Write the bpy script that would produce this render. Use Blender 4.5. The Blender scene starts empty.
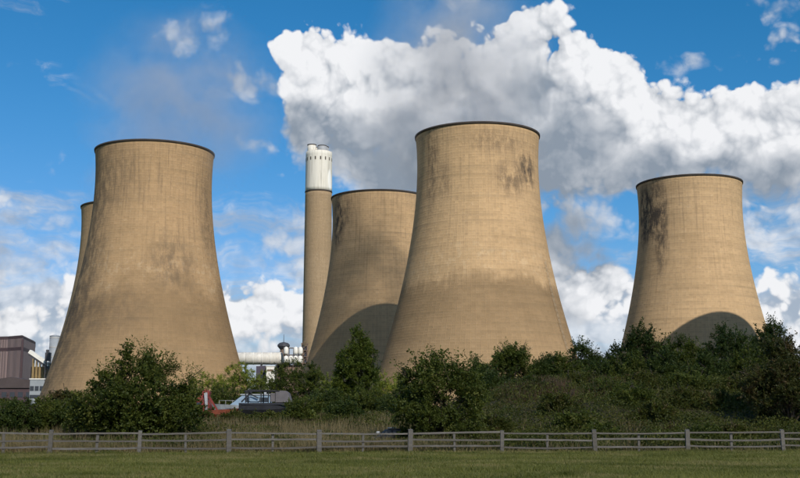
import bpy, math, random
import numpy as np
from mathutils import Vector, Matrix

R = math.radians
scene = bpy.context.scene
COL = scene.collection

# ---------------------------------------------------------------- camera
FPX = 1150.0                      # focal length in pixels of an 800 px wide picture
PITCH = math.atan(185 / FPX)
EYE = 1.6
cam = bpy.data.cameras.new('camera')
cam.sensor_width = 36.0
cam.lens = 36.0 * FPX / 800.0
cam.clip_start = 0.1
cam.clip_end = 40000.0
cam_o = bpy.data.objects.new('camera', cam)
COL.objects.link(cam_o)
cam_o.location = (0, 0, EYE)
cam_o.rotation_euler = (math.pi / 2 + PITCH, 0, 0)
scene.camera = cam_o

# ---------------------------------------------------------------- sun, exposure
SUN_AZ, SUN_EL = R(24.5), R(35)     # azimuth measured from straight behind the viewer, to the right
SUN_DIR = Vector((math.sin(SUN_AZ) * math.cos(SUN_EL), -math.cos(SUN_AZ) * math.cos(SUN_EL), math.sin(SUN_EL)))
sun = bpy.data.lights.new('sun', 'SUN')
sun.energy = 4.3
sun.angle = R(0.55)
sun.color = (1.0, 0.935, 0.84)
sun_o = bpy.data.objects.new('sun', sun)
COL.objects.link(sun_o)
sun_o.rotation_euler = SUN_DIR.to_track_quat('Z', 'Y').to_euler()
sun_o.location = (200, -400, 400)

scene.view_settings.view_transform = 'Standard'
scene.view_settings.look = 'None'
scene.view_settings.exposure = 0.0
scene.view_settings.gamma = 1.0
scene.view_settings.use_curve_mapping = False
scene.render.engine = 'CYCLES'
scene.cycles.use_denoising = True
scene.cycles.use_adaptive_sampling = True
scene.cycles.adaptive_threshold = 0.02
scene.cycles.adaptive_min_samples = 8
scene.cycles.max_bounces = 6
scene.cycles.transparent_max_bounces = 8
scene.cycles.volume_bounces = 1


# ---------------------------------------------------------------- node helpers
class S:
    """a socket with arithmetic"""
    def __init__(s, tree, sock): s.t, s.s = tree, sock
    def _m(s, op, *a):
        n = s.t.nodes.new('ShaderNodeMath'); n.operation = op
        for i, v in enumerate((s,) + a):
            if isinstance(v, S): s.t.links.new(v.s, n.inputs[i])
            else: n.inputs[i].default_value = v
        return S(s.t, n.outputs[0])
    def __add__(s, o): return s._m('ADD', o)
    def __radd__(s, o): return s._m('ADD', o)
    def __sub__(s, o): return s._m('SUBTRACT', o)
    def __rsub__(s, o): return (s * -1.0) + o
    def __mul__(s, o): return s._m('MULTIPLY', o)
    def __rmul__(s, o): return s._m('MULTIPLY', o)
    def __truediv__(s, o): return s._m('DIVIDE', o)
    def max(s, o): return s._m('MAXIMUM', o)
    def min(s, o): return s._m('MINIMUM', o)
    def floor(s): return s._m('FLOOR')
    def pow(s, o): return s._m('POWER', o)
    def abs(s): return s._m('ABSOLUTE')
    def clamp(s): return s.max(0.0).min(1.0)
    def step(s, a, b):            # smoothstep from a to b (a may exceed b)
        n = s.t.nodes.new('ShaderNodeMapRange'); n.interpolation_type = 'SMOOTHSTEP'
        inv = a > b
        s.t.links.new(s.s, n.inputs['Value'])
        n.inputs['From Min'].default_value = min(a, b); n.inputs['From Max'].default_value = max(a, b)
        n.inputs['To Min'].default_value = 1.0 if inv else 0.0
        n.inputs['To Max'].default_value = 0.0 if inv else 1.0
        return S(s.t, n.outputs[0])

def vmath(t, op, a, b=None, c=None):
    n = t.nodes.new('ShaderNodeVectorMath'); n.operation = op
    for i, v in enumerate((a, b, c)):
        if v is None: continue
        if isinstance(v, S): t.links.new(v.s, n.inputs[i])
        else: n.inputs[i].default_value = v
    return S(t, n.outputs['Value'] if op in ('DOT_PRODUCT', 'LENGTH') else n.outputs[0])

def sep(t, v):
    n = t.nodes.new('ShaderNodeSeparateXYZ'); t.links.new(v.s, n.inputs[0])
    return [S(t, o) for o in n.outputs]

def comb(t, x, y, z=0.0):
    n = t.nodes.new('ShaderNodeCombineXYZ')
    for i, v in enumerate((x, y, z)):
        if isinstance(v, S): t.links.new(v.s, n.inputs[i])
        else: n.inputs[i].default_value = v
    return S(t, n.outputs[0])

def noise(t, v, scale=1.0, detail=2.0, rough=0.5, out='Fac', dist=0.0):
    n = t.nodes.new('ShaderNodeTexNoise')
    if v is not None: t.links.new(v.s, n.inputs['Vector'])
    n.inputs['Scale'].default_value = scale; n.inputs['Detail'].default_value = detail
    n.inputs['Roughness'].default_value = rough; n.inputs['Distortion'].default_value = dist
    return S(t, n.outputs[out])

def mixc(t, f, a, b, blend='MIX'):
    n = t.nodes.new('ShaderNodeMix'); n.data_type = 'RGBA'; n.blend_type = blend
    for i, v in ((0, f), (6, a), (7, b)):
        if isinstance(v, S): t.links.new(v.s, n.inputs[i])
        elif i == 0: n.inputs[i].default_value = v
        else: n.inputs[i].default_value = (*v, 1.0)
    return S(t, n.outputs[2])

# ---------------------------------------------------------------- world: sky and clouds
def ray(px, py):
    """direction in the world of a point of the 800 x 478 photograph: azimuth, elevation (radians)"""
    u, v = px - 400, 239 - py
    y = FPX * math.cos(PITCH) - v * math.sin(PITCH)
    z = FPX * math.sin(PITCH) + v * math.cos(PITCH)
    return math.atan2(u, y), math.atan2(z, math.hypot(u, y))

KU = 11.5                          # sky units: one is about a hundred pixels of the photograph
def sky_uv(px, py):
    a, e = ray(px, py); return a * KU, e * KU

BLOBS = [  # px, py, rx, ry, strength: the heaps the photograph shows, as directions in the sky
    (335, 84, 84, 74, 1.3), (302, 52, 38, 36, 0.7), (392, 112, 80, 76, 1.2), (300, 112, 44, 44, 0.6),
    (452, 90, 84, 84, 1.3), (540, 66, 88, 72, 1.3), (536, 24, 34, 30, 0.7), (598, 62, 46, 44, 0.8),
    (606, 128, 118, 80, 1.4), (690, 148, 110, 70, 1.3), (752, 128, 74, 52, 0.9), (806, 112, 40, 44, 0.9),
    (820, 165, 110, 50, 1.1), (350, 160, 100, 54, 1.0), (480, 165, 150, 62, 1.2), (600, 190, 110, 40, 0.9),
    (560, 264, 64, 62, 1.3), (596, 300, 84, 50, 1.2),
    (262, 318, 90, 60, 1.2), (30, 318, 110, 54, 1.0), (800, 312, 84, 56, 1.0),
]
WISPS = [
    (190, 40, 56, 30, 0.8), (240, 80, 46, 22, 1.0), (270, 155, 40, 20, 0.8), (286, 178, 22, 16, 0.7), (60, 220, 90, 20, 0.7), (14, 210, 34, 20, 0.6), (285, 232, 76, 20, 0.8),
    (682, 66, 44, 18, 0.8), (772, 56, 46, 22, 0.8), (775, 8, 44, 24, 0.7), (796, 38, 34, 18, 0.7), (780, 206, 70, 20, 0.6), (90, 170, 40, 30, 0.4), (600, 208, 170, 36, 1.0), (770, 222, 110, 30, 0.9), (420, 190, 130, 36, 0.9), (60, 268, 130, 30, 0.9), (265, 262, 80, 28, 0.8),
]

def heap_sum(g, Pw, blobs):
    acc = None
    for (px, py, rx, ry, k) in blobs:
        cu, cv = sky_uv(px, py)
        iu, iv = 100.0 / rx, 100.0 / ry
        q = vmath(g, 'MULTIPLY_ADD', Pw, (iu, iv, 0), (-cu * iu, -cv * iv, 0))
        c = (vmath(g, 'DOT_PRODUCT', q, q)._m('MULTIPLY_ADD', -k, k)).max(0.0)
        acc = c if acc is None else acc + c
    return acc

def node_group(name, outs, build):
    g = bpy.data.node_groups.new(name, 'ShaderNodeTree')
    g.interface.new_socket('P', in_out='INPUT', socket_type='NodeSocketVector')
    g.interface.new_socket('out', in_out='OUTPUT', socket_type='NodeSocketFloat')
    gi = g.nodes.new('NodeGroupInput'); go = g.nodes.new('NodeGroupOutput')
    g.links.new(build(g, S(g, gi.outputs[0])).s, go.inputs[0])
    return g

def g_mass(g, Pw):
    U, V, _ = sep(g, Pw)
    far = (noise2(g, vmath(g, 'MULTIPLY', Pw, (0.30, 0.42, 0)), 1.0, 1, 0.5) - 0.5) * 5.0 * U.abs().step(4.3, 5.6) * V.step(0.6, 1.6)
    return heap_sum(g, Pw, BLOBS) + far.max(0.0)      # the rest of the dome carries heaps of the same kind

def noise2(t, v, scale, detail, rough, out='Fac'):
    s = noise(t, v, scale, detail, rough, out); s.s.node.noise_dimensions = '2D'; return s

def g_puff(g, P):
    vo = g.nodes.new('ShaderNodeTexVoronoi'); vo.feature = 'F1'; vo.voronoi_dimensions = '2D'
    g.links.new(P.s, vo.inputs['Vector'])
    vo.inputs['Scale'].default_value = 2.6; vo.inputs['Detail'].default_value = 2.0
    vo.inputs['Roughness'].default_value = 0.5; vo.inputs['Lacunarity'].default_value = 2.4
    d = S(g, vo.outputs['Distance'])
    return (d * d) * -0.75 + 0.17 + (noise2(g, P, 2.6, 6, 0.6) - 0.5) * 1.15

world = bpy.data.worlds.new('World')
scene.world = world
world.use_nodes = True
wt = world.node_tree
wt.nodes.clear()
w_out = wt.nodes.new('ShaderNodeOutputWorld')
w_bg = wt.nodes.new('ShaderNodeBackground')
w_bg.inputs['Strength'].default_value = 0.095
wt.links.new(w_bg.outputs[0], w_out.inputs['Surface'])
sky = wt.nodes.new('ShaderNodeTexSky')
sky.sky_type = 'NISHITA'
sky.sun_disc = False
sky.sun_elevation = SUN_EL
sky.sun_rotation = math.pi - SUN_AZ      # sun behind the viewer, to the right
sky.air_density = 1.0
sky.dust_density = 0.25
sky.ozone_density = 2.0
tc = wt.nodes.new('ShaderNodeTexCoord')
D = S(wt, tc.outputs['Generated'])
dx, dy, dz = sep(wt, D)
az = S(wt, wt.nodes.new('ShaderNodeMath').outputs[0])
az.s.node.operation = 'ARCTAN2'; wt.links.new(dx.s, az.s.node.inputs[0]); wt.links.new(dy.s, az.s.node.inputs[1])
el = dz._m('ARCSINE')
U, V = az * KU, el * KU
P = comb(wt, U, V)
G_MASS = node_group('cloud_mass', 1, g_mass); G_PUFF = node_group('cloud_puffs', 1, g_puff)
def use(g, p):
    n = wt.nodes.new('ShaderNodeGroup'); n.node_tree = g
    wt.links.new(p.s, n.inputs[0])
    return S(wt, n.outputs[0])
w1 = vmath(wt, 'SUBTRACT', noise2(wt, P, 1.3, 3, 0.55, 'Color'), (0.5, 0.5, 0.5))
Pw = vmath(wt, 'MULTIPLY_ADD', w1, (0.55, 0.55, 0.0), P)
Pq = vmath(wt, 'MULTIPLY_ADD', w1, (0.22, 0.22, 0.0), P)
mass = use(G_MASS, Pw)
over = use(G_MASS, vmath(wt, 'ADD', Pw, (0.06, 0.58, 0)))
puff = use(G_PUFF, Pq)
puff2 = use(G_PUFF, vmath(wt, 'ADD', Pq, (0.05, 0.08, 0)))
under = over.step(0.1, 2.0)
den = mass.min(1.6) + puff * (0.85 - under * 0.35) - 0.40
soft = noise2(wt, vmath(wt, 'MULTIPLY', Pq, (1.0, 1.3, 0)), 1.1, 5, 0.52)
alpha = (den / (under * 0.6 + 0.24 + soft * 0.12) + 0.05).step(0.0, 1.0)
relief = (puff - puff2) * 0.8
lit = ((relief * 0.55 + puff * 0.38) * (1.0 - under * 0.62) + 0.97 - under * 0.86 + (soft - 0.5) * 1.05).clamp()
cum = mixc(wt, lit, (2.75, 3.30, 4.05), (9.4, 9.5, 9.75))
# thin layer clouds, thicker towards the horizon, and small torn wisps
st_w = vmath(wt, 'MULTIPLY_ADD', w1, (0.5, 0.5, 0), vmath(wt, 'MULTIPLY', P, (0.55, 1.5, 0)))
st = noise2(wt, st_w, 1.15, 7, 0.6)
wisp = heap_sum(wt, Pw, WISPS)
cover = V.step(2.8, 0.5) * 0.28 + V.step(2.0, 0.9) * 0.13
st_a = ((st + cover).step(0.58, 0.84) * 0.9).max((wisp.min(1.0) * 0.62 + puff * 0.55 + (st - 0.5) * 0.9 - 0.12).step(0.0, 0.6) * 0.85 * wisp.step(0.0, 0.25))
soft2 = noise2(wt, vmath(wt, 'MULTIPLY', Pq, (0.6, 1.9, 0)), 1.2, 6, 0.55)
st_c = mixc(wt, (soft2 + relief * 0.22 + puff * 0.15).step(0.25, 0.75), (4.2, 4.8, 5.7), (8.0, 8.3, 8.8))
sr, sg, sb = sep(wt, S(wt, sky.outputs[0]))
sr = sr * 0.50
blue = comb(wt, ((sr / 1.43).max(0.0).pow(2.0) * 0.92).min(sr), sg * 0.765, sb * 1.09)
c1 = mixc(wt, st_a, blue, st_c)
c2 = mixc(wt, alpha, c1, cum)
wt.links.new(c2.s, w_bg.inputs['Color'])
world.cycles.sampling_method = 'MANUAL'
world.cycles.sample_map_resolution = 512

# ---------------------------------------------------------------- materials
def new_mat(name):
    m = bpy.data.materials.new(name); m.use_nodes = True
    t = m.node_tree
    b = t.nodes['Principled BSDF']
    return m, t, b

def plain(name, col, rough=0.7, var=0.25, scale=3.0, metal=0.0, bump=0.0, stretch=(1, 1, 1), spec=0.4):
    m, t, b = new_mat(name)
    tcn = t.nodes.new('ShaderNodeTexCoord')
    P = vmath(t, 'MULTIPLY', S(t, tcn.outputs['Object']), stretch)
    n = noise(t, P, scale, 6, 0.6)
    n2 = noise(t, P, scale * 7, 3, 0.6)
    f = ((n - 0.5) * 1.6 + (n2 - 0.5) * 0.8 + 0.5).clamp()
    lo = tuple(c * (1 - var) for c in col); hi = tuple(min(1, c * (1 + var)) for c in col)
    t.links.new(mixc(t, f, lo, hi).s, b.inputs['Base Color'])
    b.inputs['Roughness'].default_value = rough
    b.inputs['Metallic'].default_value = metal
    b.inputs['Specular IOR Level'].default_value = spec
    if bump:
        bp = t.nodes.new('ShaderNodeBump'); bp.inputs['Distance'].default_value = bump
        bp.inputs['Strength'].default_value = 0.6
        t.links.new(n2.s, bp.inputs['Height']); t.links.new(bp.outputs[0], b.inputs['Normal'])
    return m

def leaf_mat(name, dark, light, other, amt=0.12):
    """leaf colour varies leaf by leaf (attribute tint) and sprig by sprig (attribute sprig)"""
    m, t, b = new_mat(name)
    a = t.nodes.new('ShaderNodeAttribute'); a.attribute_name = 'tint'
    tint, sprig, _ = sep(t, S(t, a.outputs['Vector']))
    c = mixc(t, tint, dark, light)
    c = mixc(t, sprig.step(1.0 - amt * 1.6, 1.0 - amt * 0.4), c, other)
    t.links.new(c.s, b.inputs['Base Color'])
    b.inputs['Roughness'].default_value = 0.55
    b.inputs['Specular IOR Level'].default_value = 0.25
    tr = t.nodes.new('ShaderNodeBsdfTranslucent')
    t.links.new(mixc(t, 1.0, c, (1.1, 1.25, 0.6), 'MULTIPLY').s, tr.inputs['Color'])
    mx = t.nodes.new('ShaderNodeMixShader'); mx.inputs[0].default_value = 0.28
    t.links.new(b.outputs[0], mx.inputs[1]); t.links.new(tr.outputs[0], mx.inputs[2])
    t.links.new(mx.outputs[0], t.nodes['Material Output'].inputs['Surface'])
    return m

M = {}
M['bark'] = plain('bark', (0.07, 0.055, 0.04), 0.9, 0.4, 4, stretch=(1, 1, 0.3))
M['hawthorn'] = leaf_mat('hawthorn_leaves', (0.048, 0.066, 0.010), (0.125, 0.145, 0.024), (0.16, 0.165, 0.035))
M['dark_leaf'] = leaf_mat('dark_leaves', (0.034, 0.054, 0.011), (0.088, 0.115, 0.023), (0.115, 0.135, 0.03))
M['bright_leaf'] = leaf_mat('bright_leaves', (0.08, 0.11, 0.015), (0.19, 0.22, 0.03), (0.26, 0.25, 0.04), 0.25)
M['conifer'] = leaf_mat('conifer_leaves', (0.060, 0.085, 0.011), (0.14, 0.17, 0.022), (0.17, 0.19, 0.03))
M['brown_leaf'] = leaf_mat('turning_leaves', (0.042, 0.052, 0.012), (0.10, 0.098, 0.024), (0.125, 0.085, 0.035), 0.3)
M['bramble'] = leaf_mat('bramble_leaves', (0.046, 0.058, 0.009), (0.122, 0.128, 0.024), (0.14, 0.105, 0.042), 0.22)
M['straw'] = leaf_mat('dry_grass_blades', (0.17, 0.13, 0.062), (0.31, 0.24, 0.12), (0.15, 0.15, 0.05), 0.2)
M['rust_grass'] = leaf_mat('reddish_seed_heads', (0.10, 0.055, 0.035), (0.17, 0.10, 0.06), (0.12, 0.11, 0.05), 0.3)
M['lawn'] = leaf_mat('lawn_blades', (0.115, 0.125, 0.024), (0.235, 0.228, 0.058), (0.31, 0.255, 0.10), 0.22)
M['fence_wood'] = plain('weathered_fence_wood', (0.165, 0.148, 0.125), 0.85, 0.5, 1.3, bump=0.01, stretch=(1, 1, 4))
M['rail_wood'] = plain('weathered_rail_wood', (0.18, 0.16, 0.135), 0.85, 0.5, 1.0, bump=0.01, stretch=(0.6, 3, 5))

for key in ('fence_wood', 'rail_wood'):      # no two timbers weathered alike; lichen here and there
    t_ = M[key].node_tree; b_ = t_.nodes['Principled BSDF']
    src = S(t_, b_.inputs['Base Color'].links[0].from_socket)
    oi = t_.nodes.new('ShaderNodeObjectInfo'); rnd = S(t_, oi.outputs['Random'])
    geo = t_.nodes.new('ShaderNodeNewGeometry')
    lich = noise(t_, S(t_, geo.outputs['Position']), 5.0, 4, 0.6).step(0.58, 0.66)
    c_ = mixc(t_, lich * 0.5, src, (0.24, 0.235, 0.17))
    c_ = mixc(t_, rnd * 0.62, c_, (0.085, 0.072, 0.055))
    t_.links.new(c_.s, b_.inputs['Base Color'])

def ground_mat():
    m, t, b = new_mat('ground_soil_and_turf')
    g = t.nodes.new('ShaderNodeNewGeometry')
    Pn = S(t, g.outputs['Position'])
    x, y, z = sep(t, Pn)
    n1 = noise(t, Pn, 0.12, 5, 0.6); n2 = noise(t, Pn, 1.5, 6, 0.65)
    lawn = mixc(t, ((n1 - 0.5) * 1.5 + (n2 - 0.5) * 1.0 + 0.5).clamp(), (0.09, 0.095, 0.025), (0.18, 0.17, 0.05))
    rough = mixc(t, ((n1 - 0.5) * 2 + (n2 - 0.5) + 0.5).clamp(), (0.045, 0.045, 0.018), (0.13, 0.105, 0.055))
    far = mixc(t, noise(t, Pn, 0.01, 5, 0.6).step(0.4, 0.6), (0.07, 0.10, 0.02), (0.14, 0.16, 0.04))
    edge = (y - x * 0.141 + (n2 - 0.5) * 1.5).step(65.0, 66.6)
    c = mixc(t, edge, lawn, rough)
    c = mixc(t, y.step(170, 240), c, far)
    t.links.new(c.s, b.inputs['Base Color'])
    b.inputs['Roughness'].default_value = 0.95; b.inputs['Specular IOR Level'].default_value = 0.1
    bp = t.nodes.new('ShaderNodeBump'); bp.inputs['Distance'].default_value = 0.08
    t.links.new(n2.s, bp.inputs['Height']); t.links.new(bp.outputs[0], b.inputs['Normal'])
    return m

# ---------------------------------------------------------------- mesh helpers
def link(o, parent=None):
    COL.objects.link(o)
    if parent is not None: o.parent = parent
    return o

def tag(o, label=None, cat=None, group=None, kind=None):
    for k, v in (('label', label), ('category', cat), ('group', group), ('kind', kind)):
        if v: o[k] = v
    return o

def empty(name, loc, label, cat, group=None, rz=0.0):
    o = bpy.data.objects.new(name, None); o.empty_display_size = 0.5
    o.location = loc; o.rotation_euler.z = rz
    return tag(link(o), label, cat, group)

class MB:
    def __init__(s): s.v, s.f, s.sm = [], [], []
    def add(s, vs, fs, smooth=False, mtx=None):
        k = len(s.v)
        s.v += [tuple(mtx @ Vector(v)) if mtx is not None else tuple(v) for v in vs]
        s.f += [tuple(i + k for i in f) for f in fs]; s.sm += [smooth] * len(fs)
        return s
    def box(s, c, d, bevel=0.0, mtx=None):
        x, y, z = c; a, b, h = d[0] / 2, d[1] / 2, d[2] / 2
        if bevel <= 0:
            vs = [(x + i * a, y + j * b, z + k * h) for i in (-1, 1) for j in (-1, 1) for k in (-1, 1)]
            fs = [(0, 1, 3, 2), (4, 6, 7, 5), (0, 4, 5, 1), (2, 3, 7, 6), (0, 2, 6, 4), (1, 5, 7, 3)]
            return s.add(vs, fs, False, mtx)
        e = min(bevel, a * .9, b * .9, h * .9)
        rings = []
        for zz, ins in ((-h, e), (-h + e, 0), (h - e, 0), (h, e)):
            A, B = a - ins, b - ins; ea, eb = min(e, A * .9), min(e, B * .9)
            rings.append([(x + p, y + q, z + zz) for p, q in ((A - ea, -B), (A, -B + eb), (A, B - eb), (A - ea, B), (-A + ea, B), (-A, B - eb), (-A, -B + eb), (-A + ea, -B))])
        vs = [p for r in rings for p in r]; fs = [tuple(range(7, -1, -1)), tuple(range(24, 32))]
        for r in range(3):
            for i in range(8): fs.append((r * 8 + i, r * 8 + (i + 1) % 8, r * 8 + 8 + (i + 1) % 8, r * 8 + 8 + i))
        return s.add(vs, fs, False, mtx)
    def lathe(s, prof, n=24, cap=True, mtx=None, smooth=True, c=(0, 0, 0)):
        vs = [(c[0] + r * math.cos(2 * math.pi * i / n), c[1] + r * math.sin(2 * math.pi * i / n), c[2] + z) for r, z in prof for i in range(n)]
        fs = [(k * n + i, k * n + (i + 1) % n, (k + 1) * n + (i + 1) % n, (k + 1) * n + i) for k in range(len(prof) - 1) for i in range(n)]
        s.add(vs, fs, smooth, mtx)
        if cap:
            m = len(s.v) - len(vs)
            s.f += [tuple(m + i for i in range(n - 1, -1, -1)), tuple(m + (len(prof) - 1) * n + i for i in range(n))]; s.sm += [False, False]
        return s
    def tube(s, p, q, r, r2=None, n=8, cap=True):
        p, q = Vector(p), Vector(q); r2 = r if r2 is None else r2
        mtx = Matrix.Translation(p) @ (q - p).to_track_quat('Z', 'Y').to_matrix().to_4x4()
        return s.lathe([(r, 0), (r2, (q - p).length)], n, cap, mtx)
    def bar(s, p, q, w, h):
        p, q = Vector(p), Vector(q); L = (q - p).length
        mtx = Matrix.Translation((p + q) / 2) @ (q - p).to_track_quat('X', 'Z').to_matrix().to_4x4()
        return s.box((0, 0, 0), (L, w, h), 0, mtx)
    def prism(s, poly, y0, y1, mtx=None):      # polygon in x,z pushed along y
        n = len(poly)
        vs = [(x, y0, z) for x, z in poly] + [(x, y1, z) for x, z in poly]
        fs = [tuple(range(n)), tuple(range(2 * n - 1, n - 1, -1))] + [(i, i + n, (i + 1) % n + n, (i + 1) % n) for i in range(n)]
        return s.add(vs, fs, False, mtx)
    def slab(s, poly, z0, z1):                 # polygon in x,y pushed up
        n = len(poly)
        vs = [(x, y, z0) for x, y in poly] + [(x, y, z1) for x, y in poly]
        fs = [tuple(range(n - 1, -1, -1)), tuple(range(n, 2 * n))] + [(i, (i + 1) % n, (i + 1) % n + n, i + n) for i in range(n)]
        return s.add(vs, fs)
    def mesh(s, name, mat):
        me = bpy.data.meshes.new(name); me.from_pydata(s.v, [], s.f)
        me.polygons.foreach_set('use_smooth', s.sm); me.materials.append(mat); me.update()
        return me
    def build(s, name, mat, parent=None, label=None):
        o = link(bpy.data.objects.new(name, s.mesh(name, mat)), parent)
        if label: o['label'] = label
        return o

def quads_mesh(name, V4, mat, tint, sprig):
    """V4: (n,4,3) leaf quads"""
    n = len(V4)
    me = bpy.data.meshes.new(name)
    me.vertices.add(n * 4); me.vertices.foreach_set('co', V4.astype(np.float32).ravel())
    me.loops.add(n * 4); me.loops.foreach_set('vertex_index', np.arange(n * 4, dtype=np.int32))
    me.polygons.add(n); me.polygons.foreach_set('loop_start', np.arange(0, n * 4, 4, dtype=np.int32))
    me.update(calc_edges=True)
    at = me.attributes.new('tint', 'FLOAT_VECTOR', 'FACE')
    at.data.foreach_set('vector', np.stack([tint, sprig, np.zeros(n)], 1).astype(np.float32).ravel())
    me.materials.append(mat)
    return me

def tris_mesh(name, V3, mat, tint, sprig):
    n = len(V3)
    me = bpy.data.meshes.new(name)
    me.vertices.add(n * 3); me.vertices.foreach_set('co', V3.astype(np.float32).ravel())
    me.loops.add(n * 3); me.loops.foreach_set('vertex_index', np.arange(n * 3, dtype=np.int32))
    me.polygons.add(n); me.polygons.foreach_set('loop_start', np.arange(0, n * 3, 3, dtype=np.int32))
    me.update(calc_edges=True)
    at = me.attributes.new('tint', 'FLOAT_VECTOR', 'FACE')
    at.data.foreach_set('vector', np.stack([tint, sprig, np.zeros(n)], 1).astype(np.float32).ravel())
    me.materials.append(mat)
    return me

def unit(a): return a / np.maximum(np.linalg.norm(a, axis=-1, keepdims=True), 1e-9)

def leaves(rng, pos, axis, L, W):
    n = len(pos)
    a = unit(axis); side = unit(np.cross(a, unit(rng.normal(size=(n, 3)))))
    nor = np.cross(a, side)
    L = L[:, None]; W = W[:, None]
    p0 = pos; p2 = pos + a * L
    m = pos + a * L * 0.5 + nor * L * 0.10
    return np.stack([p0, m + side * W * 0.5, p2, m - side * W * 0.5], 1)

# ---------------------------------------------------------------- terrain
def sst(a, b, x):
    t = np.clip((x - a) / (b - a), 0, 1); return t * t * (3 - 2 * t)

def bumps(x, y):
    return (np.sin(x * 0.71 + 1.3 * np.sin(y * 0.43)) * np.sin(y * 0.63 + 0.9 * np.sin(x * 0.37)) * 0.5
            + np.sin(x * 1.9 + y * 0.8) * np.sin(y * 1.7 - x * 0.6) * 0.22)

def height(x, y):
    x = np.asarray(x, float); y = np.asarray(y, float)
    yf = y - x * 0.10
    h = 1.9 * sst(70, 98, yf) * sst(330, 220, y)
    mound = sst(1.0, 15.0, x + 0.05 * (y - 90)) * sst(69, 104, yf) * sst(210, 140, y) * sst(160, 90, x)
    h = h + mound * 3.0
    rough = sst(67, 74, yf) * sst(300, 150, y) * sst(150, 80, np.abs(x))
    return h + rough * (0.16 + 0.14 * sst(0.5, 4, h)) * bumps(x, y) + 0.03 * bumps(x * 0.4, y * 0.4) * sst(300, 100, np.abs(y))

def hz(x, y): return float(height(x, y))

def at(px, y, z=None):
    """x of a point seen at picture column px when it stands y metres away"""
    zz = 1.6 if z is None else z
    return (px - 400) / FPX * (y * math.cos(PITCH) + (zz - EYE) * math.sin(PITCH))

def top_z(py, y):
    a = math.atan2(239 - py, FPX) + PITCH
    return EYE + y * math.tan(a)

def build_ground():
    gx = np.concatenate([-np.geomspace(9000, 90, 28), np.arange(-84, 84.1, 0.8), np.geomspace(90, 9000, 28)])
    gy = np.concatenate([-np.geomspace(9000, 20, 24), np.arange(-10, 56, 6.0), np.arange(58, 150, 0.8), np.geomspace(152, 9000, 60)])
    X, Y = np.meshgrid(gx, gy)
    Z = height(X, Y)
    nx, ny = len(gx), len(gy)
    vs = np.stack([X, Y, Z], -1).reshape(-1, 3)
    idx = np.arange(nx * ny).reshape(ny, nx)
    fs = np.stack([idx[:-1, :-1], idx[:-1, 1:], idx[1:, 1:], idx[1:, :-1]], -1).reshape(-1, 4)
    me = bpy.data.meshes.new('ground'); me.from_pydata(vs.tolist(), [], fs.tolist())
    me.polygons.foreach_set('use_smooth', [True] * len(fs)); me.materials.append(ground_mat()); me.update()
    tag(link(bpy.data.objects.new('ground', me)), 'mown field rising to a rough overgrown bank', None, None, 'structure')
build_ground()

# ---------------------------------------------------------------- cooling towers
PROF = [(0, 45.6), (8, 43.1), (24, 38.2), (35, 34.9), (46, 31.9), (62, 28.35), (77, 25.75), (90, 24.35), (97, 23.95), (102, 23.9), (108, 24.05), (114, 24.5)]
_pz = np.array([p[0] for p in PROF], float); _pr = np.array([p[1] for p in PROF], float)
_fit = np.polyfit(_pz, _pr, 5)
def tower_r(z): return float(np.polyval(_fit, z))

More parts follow.
